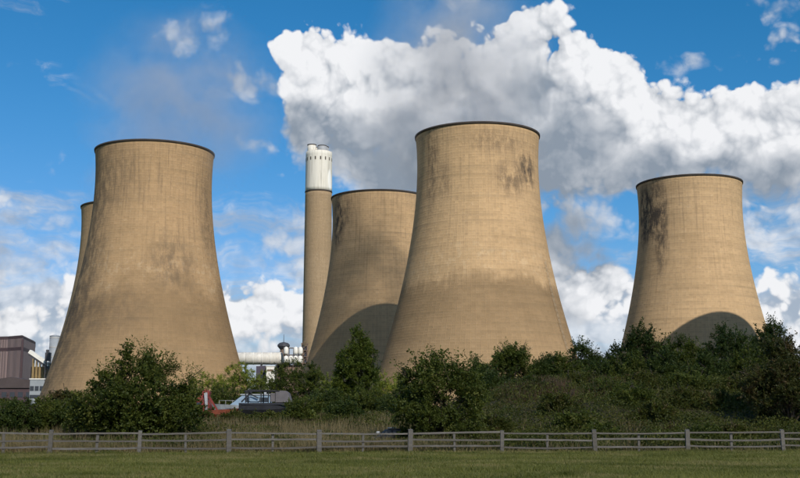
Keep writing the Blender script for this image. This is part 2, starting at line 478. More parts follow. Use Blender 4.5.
def concrete(name, base, seed, stain_z, stain_amt, patches, grime=0.5, ragged=44.0, soft=6.0):
    m, t, b = new_mat(name)
    tcn = t.nodes.new('ShaderNodeTexCoord')
    x, y, z = sep(t, S(t, tcn.outputs['Object']))
    a = S(t, t.nodes.new('ShaderNodeMath').outputs[0]); a.s.node.operation = 'ARCTAN2'
    t.links.new(x.s, a.s.node.inputs[0]); t.links.new((y * -1.0).s, a.s.node.inputs[1])   # 0 towards the viewer, + to the right
    P3 = vmath(t, 'ADD', comb(t, x, y, z), (seed * 37.0, seed * 11.0, seed * 5.0))
    # shutter panels: lifts of about a metre and a bit, panels two metres long
    br = t.nodes.new('ShaderNodeTexBrick')
    t.links.new(comb(t, a * 29.0, z).s, br.inputs['Vector'])
    br.offset = 0.0; br.inputs['Scale'].default_value = 1.0
    br.inputs['Brick Width'].default_value = 1.52; br.inputs['Row Height'].default_value = 1.05
    br.inputs['Mortar Size'].default_value = 0.13; br.inputs['Mortar Smooth'].default_value = 1.0
    br.inputs['Bias'].default_value = 0.0
    br.inputs['Color1'].default_value = (0.85, 0.85, 0.85, 1); br.inputs['Color2'].default_value = (1.0, 1.0, 1.0, 1)
    br.inputs['Mortar'].default_value = (1.07, 1.06, 1.04, 1)
    col = mixc(t, 1.0, base, S(t, br.outputs['Color']), 'MULTIPLY')
    # lift to lift variation
    lift = noise(t, comb(t, a * 0.6 + seed * 3.0, (z / 1.05).floor() * 1.7, seed), 1.0, 1, 0.5)
    col = mixc(t, (lift - 0.5).abs() * 1.3, col, (0.22, 0.165, 0.10))
    bandn = noise(t, comb(t, a * 1.2 + seed, z * 0.22, seed * 2.0), 1.0, 4, 0.6)
    col = mixc(t, bandn.step(0.50, 0.70) * 0.22, col, (0.26, 0.175, 0.09))
    big = noise(t, P3, 0.035, 6, 0.6)
    col = mixc(t, big.step(0.38, 0.72) * 0.26, col, (0.28, 0.19, 0.10))
    spots = noise(t, P3, 0.55, 5, 0.7)
    col = mixc(t, spots.step(0.54, 0.78) * 0.26, col, (0.21, 0.142, 0.075))
    col = mixc(t, spots.step(0.42, 0.25) * 0.30, col, (0.60, 0.47, 0.32))
    # run-off streaks from the rim
    streak = noise(t, comb(t, a * 26.0, z * 0.035, seed), 1.0, 6, 0.65)
    near_top = z.step(50, 112)
    col = mixc(t, streak.step(0.47, 0.76) * (near_top * 0.6 + 0.26) * grime, col, (0.13, 0.095, 0.065))
    fine = noise(t, comb(t, a * 70.0, z * 0.3, seed), 1.0, 4, 0.7)
    col = mixc(t, fine.step(0.5, 0.8) * 0.30, col, (0.17, 0.13, 0.085))
    # older, darker lower shell with an uneven upper edge
    edge = z + (noise(t, P3, 0.045, 5, 0.6) - 0.5) * ragged + (streak - 0.5) * 10.0 + (noise(t, P3, 0.25, 4, 0.6) - 0.5) * 7.0
    sf = edge.step(stain_z + soft, stain_z - soft) * (z.step(stain_z - 50.0, stain_z - 8.0) * 0.55 + 0.45) * stain_amt * (noise(t, P3, 0.09, 5, 0.6) * 0.7 + 0.6)
    col = mixc(t, sf.clamp(), col, (0.130, 0.088, 0.048))
    # pale making-good patches along the top of the old lower shell
    rp = noise(t, comb(t, a * 10.0, z * 0.32, seed + 9.0), 1.0, 3, 0.6)
    col = mixc(t, rp.step(0.53, 0.62) * (1.0 - ((edge - stain_z - 7.0) / 7.0).pow(2.0)).max(0.0) * stain_amt * 0.28, col, (0.62, 0.50, 0.34))
    # soot and other dark patches: angle (deg), height, half widths, strength
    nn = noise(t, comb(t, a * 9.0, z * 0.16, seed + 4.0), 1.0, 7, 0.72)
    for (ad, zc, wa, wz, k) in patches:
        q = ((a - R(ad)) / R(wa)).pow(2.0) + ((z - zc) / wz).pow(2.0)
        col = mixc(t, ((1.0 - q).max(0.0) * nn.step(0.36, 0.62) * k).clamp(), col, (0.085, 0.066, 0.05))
    t.links.new(col.s, b.inputs['Base Color'])
    b.inputs['Roughness'].default_value = 0.92; b.inputs['Specular IOR Level'].default_value = 0.15
    bp = t.nodes.new('ShaderNodeBump'); bp.inputs['Distance'].default_value = 0.12; bp.inputs['Strength'].default_value = 0.5
    t.links.new((S(t, br.outputs['Fac']) * 1.0 + fine * 0.4).s, bp.inputs['Height'])
    t.links.new(bp.outputs[0], b.inputs['Normal'])
    return m

M['rim'] = plain('dark_rim_concrete', (0.045, 0.036, 0.03), 0.9, 0.3, 0.4)
M['column'] = plain('column_concrete', (0.32, 0.27, 0.20), 0.9, 0.2, 0.5)
M['galv'] = plain('galvanised_steel', (0.55, 0.52, 0.46), 0.5, 0.15, 1.0)

def tower_meshes():
    N = 160
    zs = list(np.linspace(7, 114, 72))
    outer = [(tower_r(z), z) for z in zs]
    inner = [(tower_r(z) - 0.5 - 0.6 * max(0, (20 - z) / 20), z) for z in zs[::-1]]
    prof = outer + inner
    mb = MB().lathe(prof + [prof[0]], N, False)
    rim = MB().lathe([(tower_r(113.3) + 0.02, 113.3), (tower_r(113.4) + 0.32, 113.35), (tower_r(114) + 0.35, 114.15), (tower_r(114) - 0.75, 114.15), (tower_r(114) - 0.75, 113.6), (tower_r(113) - 0.1, 113.4), (tower_r(113.3) + 0.02, 113.3)], N, False)
    lintel = MB().lathe([(tower_r(7) + 0.5, 6.2), (tower_r(7) + 0.55, 7.4), (tower_r(7.4) + 0.02, 7.5), (tower_r(7) - 1.3, 7.4), (tower_r(7) - 1.3, 6.2), (tower_r(7) + 0.5, 6.2)], 96, False)
    basin = MB().lathe([(48.5, -0.5), (48.5, 1.2), (48.0, 1.2), (48.0, -0.5)], 96, False)
    cols = []
    for s in (-1, 1):
        w = R(5) * s
        cols.append(MB().tube((46.4 * math.cos(-w / 2), 46.4 * math.sin(-w / 2), -0.3), (43.0 * math.cos(w / 2), 43.0 * math.sin(w / 2), 6.4), 0.45, 0.4, 8).mesh('column', M['column']))
    return mb.mesh('shell', M['column']), rim.mesh('rim', M['rim']), lintel.mesh('lintel', M['column']), basin.mesh('basin_wall', M['column']), cols
T_SHELL, T_RIM, T_LINTEL, T_BASIN, T_COLS = tower_meshes()

def tower(x, y, label, mat):
    t = empty('cooling_tower', (x, y, 0), label, 'cooling tower', 'concrete cooling towers of the power station')
    me = T_SHELL.copy(); me.materials.clear(); me.materials.append(mat); me.name = 'shell'
    link(bpy.data.objects.new('shell', me), t)
    link(bpy.data.objects.new('rim', T_RIM), t)
    link(bpy.data.objects.new('lintel', T_LINTEL), t)
    link(bpy.data.objects.new('basin_wall', T_BASIN), t)
    for k in range(36):
        c = link(bpy.data.objects.new('column', T_COLS[k % 2]), t)
        c.rotation_euler.z = 2 * math.pi * (k // 2) / 18 + (R(5) if k % 2 else R(-5)) * 0.5
    return t

TA = tower(30.7, 444.9, 'tallest-looking tan cooling tower right of centre with a darker lower half',
           concrete('concrete_centre', (0.53, 0.358, 0.196), 1, 54, 0.62, [(48, 97, 16, 9, 1.1), (28, 93, 22, 9, 0.7), (15, 107, 34, 6, 0.55), (-50, 100, 10, 22, 0.7), (-35, 92, 8, 12, 0.5)], 0.5, 20.0, 3.5))
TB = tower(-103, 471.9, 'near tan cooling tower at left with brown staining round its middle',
           concrete('concrete_left', (0.42, 0.278, 0.15), 2, 57, 0.58, [(-66, 50, 46, 75, 0.95), (-40, 100, 50, 18, 0.5), (30, 64, 26, 14, 0.6), (72, 84, 14, 24, 0.6), (-20, 45, 40, 12, 0.4)], 0.9, 50.0, 7.0))  # first patch broadly darkens the left flank
TC = tower(137.6, 536.6, 'separate tan cooling tower at far right with a round shadow near its foot',
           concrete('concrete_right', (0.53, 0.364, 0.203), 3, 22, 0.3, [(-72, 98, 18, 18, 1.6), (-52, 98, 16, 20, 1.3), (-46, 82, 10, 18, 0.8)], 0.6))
TD = tower(-10.1, 571.3, 'tan cooling tower between the chimney and the central tower, its foot in shadow',
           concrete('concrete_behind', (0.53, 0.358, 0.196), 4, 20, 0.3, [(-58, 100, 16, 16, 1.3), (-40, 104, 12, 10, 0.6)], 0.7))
TE = tower(-143.5, 598.7, 'cooling tower mostly hidden behind the left tower, only its left edge showing',
           concrete('concrete_hidden', (0.44, 0.297, 0.164), 5, 40, 0.4, [], 0.8))
TF = tower(183, 399, 'cooling tower just outside the picture to the right, shading its neighbour',
           concrete('concrete_outside', (0.53, 0.358, 0.196), 6, 40, 0.4, [], 0.7))

# access ladder up the right flank of the central tower
mb = MB(); ang = R(-90 + 56)
zz = np.linspace(8, 62, 28)
for s in (-0.45, 0.45):
    pts = []
    for z in zz:
        r = tower_r(z) + 0.55
        pts.append((r * math.cos(ang) - s * math.sin(ang), r * math.sin(ang) + s * math.cos(ang), z))
    for p, q in zip(pts[:-1], pts[1:]): mb.tube(p, q, 0.07, n=5)
for z in np.arange(8.5, 62, 1.2):
    r = tower_r(z) + 0.55
    mb.tube((r * math.cos(ang) + 0.45 * math.sin(ang), r * math.sin(ang) - 0.45 * math.cos(ang), z), (r * math.cos(ang) - 0.45 * math.sin(ang), r * math.sin(ang) + 0.45 * math.cos(ang), z), 0.035, n=4)
mb.build('ladder', M['column'], TA, 'thin pale ladder up the lower right flank')

# ---------------------------------------------------------------- chimney
def chimney():
    x, y = -59.5, 824.4
    t = empty('chimney', (x, y, 0), 'tall slender concrete chimney with a white top and short flues', 'chimney')
    def rr(z): return 10.7 - 1.15 * z / 200
    conc = concrete('chimney_concrete', (0.37, 0.27, 0.165), 7, 10, 0.2, [], 0.5)
    MB().lathe([(rr(z), z) for z in np.linspace(0, 170, 40)], 64).build('shaft', conc, t)
    m, tt, b = new_mat('chimney_white_paint')
    tcn = tt.nodes.new('ShaderNodeTexCoord'); px_, py_, pz_ = sep(tt, S(tt, tcn.outputs['Object']))
    aa = S(tt, tt.nodes.new('ShaderNodeMath').outputs[0]); aa.s.node.operation = 'ARCTAN2'
    tt.links.new(px_.s, aa.s.node.inputs[0]); tt.links.new((py_ * -1.0).s, aa.s.node.inputs[1])
    nz = noise(tt, comb(tt, aa * 6.0, pz_ * 0.04, 1.0), 1.0, 5, 0.6)
    c = mixc(tt, nz.step(0.42, 0.8), (0.66, 0.63, 0.55), (0.40, 0.37, 0.31))
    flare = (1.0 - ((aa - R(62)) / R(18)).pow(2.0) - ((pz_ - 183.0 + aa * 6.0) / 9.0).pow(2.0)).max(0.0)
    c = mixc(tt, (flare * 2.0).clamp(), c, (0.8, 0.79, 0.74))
    tt.links.new(c.s, b.inputs['Base Color']); b.inputs['Roughness'].default_value = 0.8
    MB().lathe([(rr(z) + 0.06, z) for z in np.linspace(169, 198.5, 12)] + [(rr(198) - 0.6, 198.5), (rr(198) - 0.6, 197.6)], 64).build('white_top', m, t)
    MB().lathe([(rr(169) + 0.07, 168.2), (rr(169) + 0.28, 168.3), (rr(169) + 0.28, 169.2), (rr(169) + 0.05, 169.3)], 64, False).build('band_edge', M['rim'], t)
    grey = plain('flue_grey', (0.30, 0.31, 0.32), 0.6, 0.2, 0.3)
    for dx, dy, r0, r1, h, mm in ((-5.2, -1.5, 3.3, 3.2, 6.6, m), (2.6, -4.2, 4.0, 3.2, 5.2, grey), (3.4, 3.6, 3.9, 3.4, 6.2, grey), (-2.8, 5.2, 3.2, 3.1, 6.0, m)):
        f = MB().lathe([(r0, 197), (r0, 199.5), (r1, 197.5 + h), (r1 - 0.5, 197.5 + h), (r1 - 0.5, 197)], 28, False, c=(dx, dy, 0)).build('flue', mm, t)
        MB().lathe([(r1 + 0.22, 196.9 + h), (r1 + 0.22, 197.5 + h), (r1 + 0.02, 197.5 + h), (r1 + 0.02, 196.9 + h)], 28, False, c=(dx, dy, 0)).build('flue_lip', M['rim'], f)
    dark = plain('vent_dark', (0.07, 0.055, 0.045), 0.9, 0.2, 1.0)
    for k in range(16):
        a = -math.pi / 2 + R(-34 + 22.5 * k)
        mtx = Matrix.Rotation(a, 4, 'Z')
        MB().box((rr(193) - 0.1, 0, 192.6), (0.5, 0.9, 2.4), 0, mtx).build('vent_opening', dark, t)
chimney()

# ---------------------------------------------------------------- industrial buildings
def cladding(name, col, pitch=1.2, axis='x'):
    m, t, b = new_mat(name)
    tcn = t.nodes.new('ShaderNodeTexCoord'); O = S(t, tcn.outputs['Object'])
    x, y, z = sep(t, O)
    s = ((x + y) * (2 * math.pi / pitch))._m('SINE')
    n = noise(t, vmath(t, 'MULTIPLY', O, (0.5, 0.5, 0.05)), 1.0, 5, 0.6)
    c = mixc(t, n, tuple(v * 0.78 for v in col), tuple(v * 1.2 for v in col))
    t.links.new(c.s, b.inputs['Base Color']); b.inputs['Roughness'].default_value = 0.6
    bp = t.nodes.new('ShaderNodeBump'); bp.inputs['Distance'].default_value = 0.15; bp.inputs['Strength'].default_value = 0.7
    t.links.new(s.s, bp.inputs['Height']); t.links.new(bp.outputs[0], b.inputs['Normal'])
    return m
M['mauve'] = cladding('mauve_cladding', (0.185, 0.132, 0.128))
M['mauve_dark'] = plain('mauve_dark_trim', (0.065, 0.04, 0.045), 0.7, 0.2, 0.3)
M['white_metal'] = plain('white_cladding', (0.72, 0.70, 0.65), 0.55, 0.1, 0.3)
M['yellow_steel'] = plain('ochre_steel', (0.27, 0.19, 0.085), 0.6, 0.3, 0.6)
M['dark_steel'] = plain('dark_steel', (0.055, 0.055, 0.065), 0.6, 0.35, 0.5)
M['grey_steel'] = plain('grey_steel', (0.26, 0.285, 0.31), 0.55, 0.15, 0.3)
M['brown_steel'] = plain('brown_steel', (0.16, 0.11, 0.08), 0.7, 0.4, 0.4)
M['dark_roof'] = plain('dark_roof_sheet', (0.06, 0.045, 0.045), 0.7, 0.25, 0.3)
M['pane'] = plain('dark_glass', (0.03, 0.035, 0.045), 0.12, 0.2, 1.0, spec=0.6)

def buildings():
    # mauve boiler house: plan corners by picture column and distance
    def q(px, y): return (at(px, y, 30), y)
    poly = [q(-70, 790), q(-70, 735), q(6, 718), q(21, 708), q(33.5, 760), q(33.5, 800)]
    top = top_z(336, 708)
    ox, oy = poly[3]
    loc = [(x - ox, y - oy) for x, y in poly]
    t = empty('boiler_house', (ox, oy, 0), 'tall mauve clad boiler house at the left edge of the picture', 'building')
    MB().slab(loc, 0, top - 1.2).build('wall', M['mauve'], t)
    cx = sum(p[0] for p in loc) / 6; cy = sum(p[1] for p in loc) / 6
    def grow(k): return [(cx + (x - cx) * k, cy + (y - cy) * k) for x, y in loc]
    MB().slab(grow(1.006), top - 1.2, top).build('parapet', M['mauve_dark'], t)
    MB().slab(grow(0.97), top, top + 0.6).build('roof', M['dark_roof'], t)
    MB().slab(grow(1.004), top - 8.6, top - 6.6).build('louvre_band', M['mauve_dark'], t)
    MB().box((0, -0.1, (top - 2) / 2), (1.1, 0.9, top - 2)).build('corner_pipe', M['mauve_dark'], t)
    mx, my = loc[2]
    MB().box((mx, my - 0.1, (top - 9) / 2), (0.5, 0.5, top - 9)).build('corner_trim', M['mauve'], t)
    # inclined conveyor gallery on ochre trestles
    y0 = 700.0
    xa, za = at(30, y0, 45), top_z(351.5, y0); xb, zb = at(50, y0, 38), top_z(365, y0)
    t = empty('conveyor', (xa, y0, 0), 'white inclined conveyor gallery on ochre legs beside the mauve building', 'conveyor')
    MB().bar((0, 0, za), (xb - xa, 0, zb), 4.0, 2.2).build('gallery', M['white_metal'], t)
    MB().bar((0, 0, za - 1.9), (xb - xa, 0, zb - 1.9), 3.0, 1.4).build('underframe', M['dark_steel'], t)
    for k in range(5):
        f = 0.2 + k * 0.16
        x = (xb - xa) * f; z = za + (zb - za) * f - 2
        for s in (-1.2, 1.2):
            MB().box((x, s, z / 2), (0.55, 0.45, z)).build('leg', M['yellow_steel'], t)
        for zc in (0.35, 0.7):
            MB().bar((x, -1.2, z * zc), (x, 1.2, z * (zc + 0.2)), 0.25, 0.25).build('brace', M['yellow_steel'], t)
    for zc in (14, 22, 30):
        MB().box(((xb - xa) * 0.45, 1.55, zc), ((xb - xa) * 0.75, 0.2, 0.5)).build('tie_beam', M['yellow_steel'], t)
    MB().box(((xb - xa) * 0.42, 6, 18), (10.5, 5, 36)).build('rear_housing', M['brown_steel'], t)
    # silo
    y = 740.0; x = at(54, y, 45); zt = top_z(335, y)
    t = empty('silo', (x, y, 0), 'pale grey cylindrical silo half hidden behind the left cooling tower', 'silo')
    MB().lathe([(3.2, 0), (3.2, zt - 1.0)], 28).build('wall', M['grey_steel'], t)
    MB().lathe([(3.3, zt - 1.0), (3.3, zt - 0.6), (1.2, zt), (0.2, zt)], 28).build('roof', M['grey_steel'], t)
    for z in np.arange(8, zt - 2, 6): MB().lathe([(3.22, z), (3.34, z), (3.34, z + 0.3), (3.22, z + 0.3)], 28, False).build('hoop', M['galv'], t)
    # dark transfer tower
    y = 690.0; x = at(48, y, 40); zt = top_z(350, y)
    t = empty('transfer_tower', (x, y, 0), 'dark narrow steel transfer tower at the foot of the white conveyor', 'tower')
    for sx in (-1.2, 1.2):
        for sy in (-1.2, 1.2): MB().box((sx, sy, zt / 2 - 1.5), (0.4, 0.4, zt - 3)).build('leg', M['dark_steel'], t)
    for k, z in enumerate(np.arange(4, zt - 4, 5.5)):
        MB().bar((-1.2, -1.3, z), (1.2, -1.3, z + 5.0), 0.2, 0.25).build('brace', M['dark_steel'], t)
        MB().box((0, 0, z), (2.7, 2.7, 0.35)).build('platform', M['brown_steel'], t)
    MB().box((0, 0, zt - 4.0), (3.0, 3.0, 5.0), 0.2).build('cabin', M['dark_steel'], t)
    MB().box((-0.5, 0, zt - 0.6), (1.4, 1.8, 1.6), 0.2).build('vent', M['dark_steel'], t)
    # low shed with dark roof
    y = 560.0; xa, xb = at(-40, y, 20), at(33, y, 20); zt = top_z(377, y); zw = top_z(388, y)
    w = xb - xa
    t = empty('low_shed', ((xa + xb) / 2, y, 0), 'long low shed with a dark sagging roof below the mauve building', 'building')
    MB().box((0, 6, zw / 2), (w, 12, zw)).build('wall', M['mauve_dark'], t)
    MB().prism([(-w / 2 - .5, zw), (w / 2 + .5, zw), (w / 2 - 1.5, zt - 1.5), (w * 0.2, zt), (0.05 * w, zt - 0.8), (-w * 0.2, zt - 0.3), (-w / 2 + 1, zt - 0.6)], -0.8, 12.8).build('roof', M['dark_roof'], t)
    for k in range(9):
        MB().box((-w / 2 + w * (k + .5) / 9, -0.06, zw - 3.2), (w / 9 * 0.6, 0.14, 2.4)).build('window', M['pane'], t)
    # white flat-roofed block right of it
    y = 545.0; xa, xb = at(29.5, y, 18), at(44, y, 18); zt = top_z(379.5, y); w = xb - xa
    t = empty('control_block', ((xa + xb) / 2, y, 0), 'small white flat-roofed block beside the low dark-roofed shed', 'building')
    MB().box((0, 4, zt / 2), (w, 8, zt), 0.1).build('wall', M['grey_steel'], t)
    MB().box((0, 4, zt + 0.25), (w + 0.5, 8.5, 0.5)).build('roof', M['white_metal'], t)
    for k in range(3): MB().box((-w / 2 + w * (k + .5) / 3, -0.05, zt - 4.2), (w / 3 * 0.8, 0.14, 2.2)).build('window', M['pane'], t)
    MB().box((0, -0.05, zt - 8.0), (w * 0.94, 0.12, 1.6)).build('window', M['pane'], t)
    # white horizontal gas duct between the left tower and the chimney
    y = 735.0; xa, xb = at(224, y, 40), at(283, y, 40); zc = top_z(358.5, y); r = 3.9
    t = empty('gas_duct', ((xa + xb) / 2, y, 0), 'fat white horizontal duct left of the small dark tower', 'duct')
    mtx = Matrix.Translation((-(xb - xa) / 2, 0, zc)) @ Matrix.Rotation(math.pi / 2, 4, 'Y')
    MB().lathe([(r * 0.6, 0), (r, 0.8), (r, xb - xa - 0.8), (r * .6, xb - xa)], 32, True, mtx).build('duct', plain('stained_white_duct', (0.58, 0.555, 0.50), 0.6, 0.3, 0.25, stretch=(2, 1, .4)), t)
    for k in range(7):
        xx = (k / 6 - .5) * (xb - xa) * .9
        MB().lathe([(r + .02, -.2), (r + .14, -.2), (r + .14, .2), (r + .02, .2)], 32, False, Matrix.Translation((xx, 0, zc)) @ Matrix.Rotation(math.pi / 2, 4, 'Y')).build('flange', M['white_metal'], t)
    for k in range(4):
        xx = (k / 3 - .5) * (xb - xa) * .8
        for s in (-2.5, 2.5): MB().box((xx, s, (zc - 3) / 2), (0.6, 0.6, zc - 3)).build('support_leg', M['dark_steel'], t)
    # dark plant room under the duct
    y = 722.0; xa, xb = at(256, y, 30), at(271, y, 30); zt = top_z(365.5, y); w = xb - xa
    t = empty('plant_room', ((xa + xb) / 2, y, 0), 'dark purple-grey plant room under the white duct', 'building')
    MB().prism([(-w / 2, 0), (w / 2, 0), (w / 2, zt - 2.5), (w * .2, zt), (-w / 2, zt - .4)], 0, 9).build('wall', plain('purple_grey', (0.06, 0.05, 0.075), 0.6, 0.2, 0.4), t)
    MB().box((0, -.05, zt - 7), (w * .8, .14, 2)).build('window', M['pane'], t)
    y = 716.0; xa, xb = at(266, y, 28), at(274, y, 28); zt = top_z(366.5, y); w = xb - xa
    t = empty('white_cabin', ((xa + xb) / 2, y, 0), 'tiny white cabin below the dark plant room', 'building')
    MB().box((0, 2.5, zt / 2), (w, 5, zt), .1).build('wall', M['white_metal'], t)
    MB().box((0, 2.5, zt + .2), (w + .6, 5.6, .4)).build('roof', M['white_metal'], t)
    MB().box((0, -.05, zt - 2.4), (w * .7, .14, 1.2)).build('window', M['brown_steel'], t)
    # absorber tower with dark cap and mast
    y = 742.0; x = at(283.5, y, 45); zt = top_z(343, y)
    t = empty('absorber_tower', (x, y, 0), 'small dark capped tower with a thin mast left of the chimney foot', 'tower')
    MB().lathe([(5.6, 0), (5.6, zt - 16), (3.4, zt - 11), (2.6, zt - 8), (2.2, zt - 4.2)], 10, True, None, False).build('body', M['brown_steel'], t)
    MB().lathe([(2.2, zt - 4.3), (4.0, zt - 2.2), (4.0, zt - 1.2), (2.8, zt), (0.4, zt + .6)], 12, True, None, False).build('cap', M['dark_steel'], t)
    MB().tube((0, 0, zt), (0, 0, zt + 5.5), .22, .12, 6).build('mast', M['dark_steel'], t)
    for k, z in enumerate((zt - 17, zt - 12, zt - 8)):
        rr = (6.4, 4.6, 3.4)[k]
        MB().lathe([(rr - 1.2, z), (rr, z), (rr, z + .25), (rr - 1.2, z + .25)], 12, False, None, False).build('platform', M['dark_steel'], t)
    for k in range(9):
        a = 2 * math.pi * k / 9
        MB().tube((6.2 * math.cos(a), 6.2 * math.sin(a), 0), (6.2 * math.cos(a), 6.2 * math.sin(a), zt - 15), .3, n=6).build('pipe', M['brown_steel'], t)
    # row of white vessels on a steel frame
    y = 730.0; xa, xb = at(284, y, 40), at(303, y, 40); zb = top_z(364, y); w = xb - xa
    t = empty('vessel_rack', ((xa + xb) / 2, y, 0), 'two-storey rack of white rounded vessels at the foot of the chimney', 'industrial rack')
    for sx in np.linspace(-w / 2, w / 2, 5):
        for sy in (-2.4, 2.4): MB().box((sx, sy, zb / 2 + 5), (.3, .3, zb + 10)).build('post', M['brown_steel'], t)
    for z in (zb, zb + 5.6, zb + 10): MB().box((0, 0, z), (w + .8, 5.4, .3)).build('deck', M['brown_steel'], t)
    for k in range(4):
        for j, z in enumerate((zb + .3, zb + 5.9)):
            if j and k == 1: continue
            xx = -w / 2 + w * (k + .5) / 4
            MB().lathe([(.2, 0), (1.2, .2), (1.5, .9), (1.5, 3.2), (1.2, 4.3), (.2, 4.9)], 16, True, Matrix.Translation((xx, -2.9, z))).build('vessel', M['white_metal'], t)
    MB().box((0, 1.0, zb / 2 - .3), (w, 3.0, zb - .6)).build('housing', M['brown_steel'], t)
    # pipe bridge tower against the chimney
    y = 760.0; x = at(304.5, y, 45); zt = top_z(343, y)
    t = empty('pipe_tower', (x, y, 0), 'slim rust-brown pipe tower in front of the chimney foot', 'tower')
    for sx in (-1.8, 1.8):
        for sy in (-1.5, 1.5): MB().box((sx, sy, zt / 2), (.5, .5, zt)).build('leg', M['brown_steel'], t)
    for z in np.arange(20, zt, 4.2):
        MB().box((0, 0, z), (4.4, 3.6, .4)).build('platform', M['brown_steel'], t)
        MB().bar((-1.8, -1.6, z), (1.8, -1.6, z + 4), .3, .3).build('brace', M['brown_steel'], t)
    for sx in (-.9, .2, 1.0): MB().tube((sx, 0, 0), (sx, 0, zt - 2), .45, n=8).build('pipe', M['dark_steel'], t)
buildings()

# ---------------------------------------------------------------- trees and bushes
def limbs(rng, ends, H, r0):
    mb = MB()
    for e in ends:
        b = np.array([rng.normal(0, .12), rng.normal(0, .12), -0.3])
        m = np.array([e[0] * .35 + rng.normal(0, .2), e[1] * .35 + rng.normal(0, .2), max(.3, e[2] * .5)])
        pts = [b, m, np.array(e)]
        path = []
        for k in range(6):
            u = k / 5
            path.append((1 - u) ** 2 * pts[0] + 2 * u * (1 - u) * pts[1] + u * u * pts[2])
        for k in range(5):
            mb.tube(path[k], path[k + 1], r0 * (1 - .17 * k), r0 * (1 - .17 * (k + 1)), 5, False)
        for _ in range(3):
            k = int(rng.integers(2, 5)); p = path[k]
            q = p + unit(rng.normal(size=3) + np.array([0, 0, .6])) * H * rng.uniform(.12, .25)
            mb.tube(p, q, r0 * .3, r0 * .08, 4, False)
    return mb

def crown(rng, W, Dp, H, clump, nleaf, leaf, base=0.02, spike=0.0, taper=0.0, flat=0.0):
    """leaf positions for a crown W x Dp x H standing on z=0"""
    nc = max(14, int(2.6 * (W * H + W * Dp + Dp * H) / (clump * clump * 4)))
    d = unit(rng.normal(size=(nc, 3)))
    rad = rng.uniform(.25, 1.0, nc) ** .55
    c = d * rad[:, None]
    zc = (c[:, 2] * .5 + .5)
    k = 1 - taper * zc
    hx, hy = W / 2 * 1.12 - clump * .45, Dp / 2 * 1.05 - clump * .5
    pos = np.stack([c[:, 0] * hx * k * (1.12 - .25 * (1 - zc)), c[:, 1] * hy * k, base * H + zc * (H * (1 - base) - clump * 1.1) + clump * .35], 1)
    pos[:, 2] -= rng.uniform(0, flat * H, nc) * (np.abs(c[:, 0]) ** 1.5)
    pos[:, 2] = np.maximum(pos[:, 2], clump * .3)
    cr = clump * rng.uniform(.6, 1.25, nc)
    ctint = rng.normal(0, .22, nc); csize = rng.uniform(.72, 1.35, nc); cs = rng.uniform(0, 1, nc)
    per = 26
    ns = int(nleaf * 1.55 / per)
    ci = rng.integers(0, nc, ns)
    up = np.array([0, 0, .45])
    outw = np.stack([pos[ci, 0] / (W / 2), pos[ci, 1] / (Dp / 2), (pos[ci, 2] / H - .5)], 1)
    sd = unit(rng.normal(size=(ns, 3)) + up + outw * .9)
    sl = cr[ci] * rng.uniform(.6, 1.25, ns)
    so = pos[ci] + sd * (cr[ci] * .15)[:, None]
    if spike > 0:                      # long leading shoots above the crown
        m = int(ns * .05)
        sel = rng.choice(ns, m, replace=False, p=(lambda q: q / q.sum())(np.maximum(pos[ci, 2] / H - .35, 0.001) ** 2))
        sd[sel] = unit(rng.normal(size=(m, 3)) * .35 + np.array([0, 0, 1.0]) + outw[sel] * .5)
        sl[sel] = cr[ci[sel]] + spike * rng.uniform(.3, 1.0, m)
    sp_t = ctint[ci] + rng.normal(0, .10, ns); sp_s = np.clip(cs[ci] * .6 + rng.uniform(0, .4, ns), 0, 1)
    u = rng.uniform(.12, 1.0, (ns, per))
    p = so[:, None] + sd[:, None] * (u * sl[:, None])[..., None]
    p[..., 2] -= (u ** 2) * (sl * .12)[:, None]
    p += rng.normal(0, leaf * .35, p.shape)
    axis = unit(sd[:, None] * .8 + rng.normal(size=p.shape))
    p = p.reshape(-1, 3); axis = axis.reshape(-1, 3)
    tint = np.clip(.45 + np.repeat(sp_t, per) + rng.normal(0, .15, len(p)), 0, 1)
    sprig = np.repeat(sp_s, per)
    L = leaf * .9 * np.repeat(csize[ci], per) * rng.uniform(.65, 1.35, len(p)); Wd = L * rng.uniform(.5, .7, len(p))
    keep = p[:, 2] > 0.0
    q = leaves(rng, p, axis, L, Wd)[keep]
    return q, tint[keep], sprig[keep], pos

def bush(name, label, cat, px, y, wpx, toppx, mat, seed, nleaf, leaf=.15, clump=.9, depth=None, spike=0.0, taper=0.25, flat=.15, group=None, H=None, dz=0.0):
    rng = np.random.default_rng(seed)
    x = at(px, y); z0 = hz(x, y) - .1 + dz
    W = wpx / FPX * y; Dp = depth or W * .85
    H = H or top_z(toppx, y) - z0
    t = empty(name, (x, y, z0), label, cat, group, rz=0)
    q, ti, sp, cl = crown(rng, W, Dp, H, clump, nleaf, leaf, spike=spike, taper=taper, flat=flat)
    link(bpy.data.objects.new('crown', quads_mesh('crown', q, M[mat], ti, sp)), t)
    sel = cl[rng.choice(len(cl), min(len(cl), 16 if H > 3 else 8), replace=False)]
    lm = limbs(rng, sel, H, max(.035, H * .014))
    hi = sel[sel[:, 2] > .45 * H]
    for p in hi[rng.choice(len(hi), min(len(hi), 14), replace=False)] if len(hi) else []:   # bare twigs standing out of the crown
        q = p + unit(rng.normal(size=3) * .5 + np.array([p[0] / W, 0, .9])) * clump * rng.uniform(1.1, 1.9)
        lm.tube(p, q, .035, .012, 4, False)
        for _ in range(3):
            b0 = p + (q - p) * rng.uniform(.5, .95); lm.tube(b0, b0 + unit(rng.normal(size=3) + np.array([0, 0, .7])) * clump * .45, .016, .007, 3, False)
    lm.build('trunk', M['bark'], t)
    return t

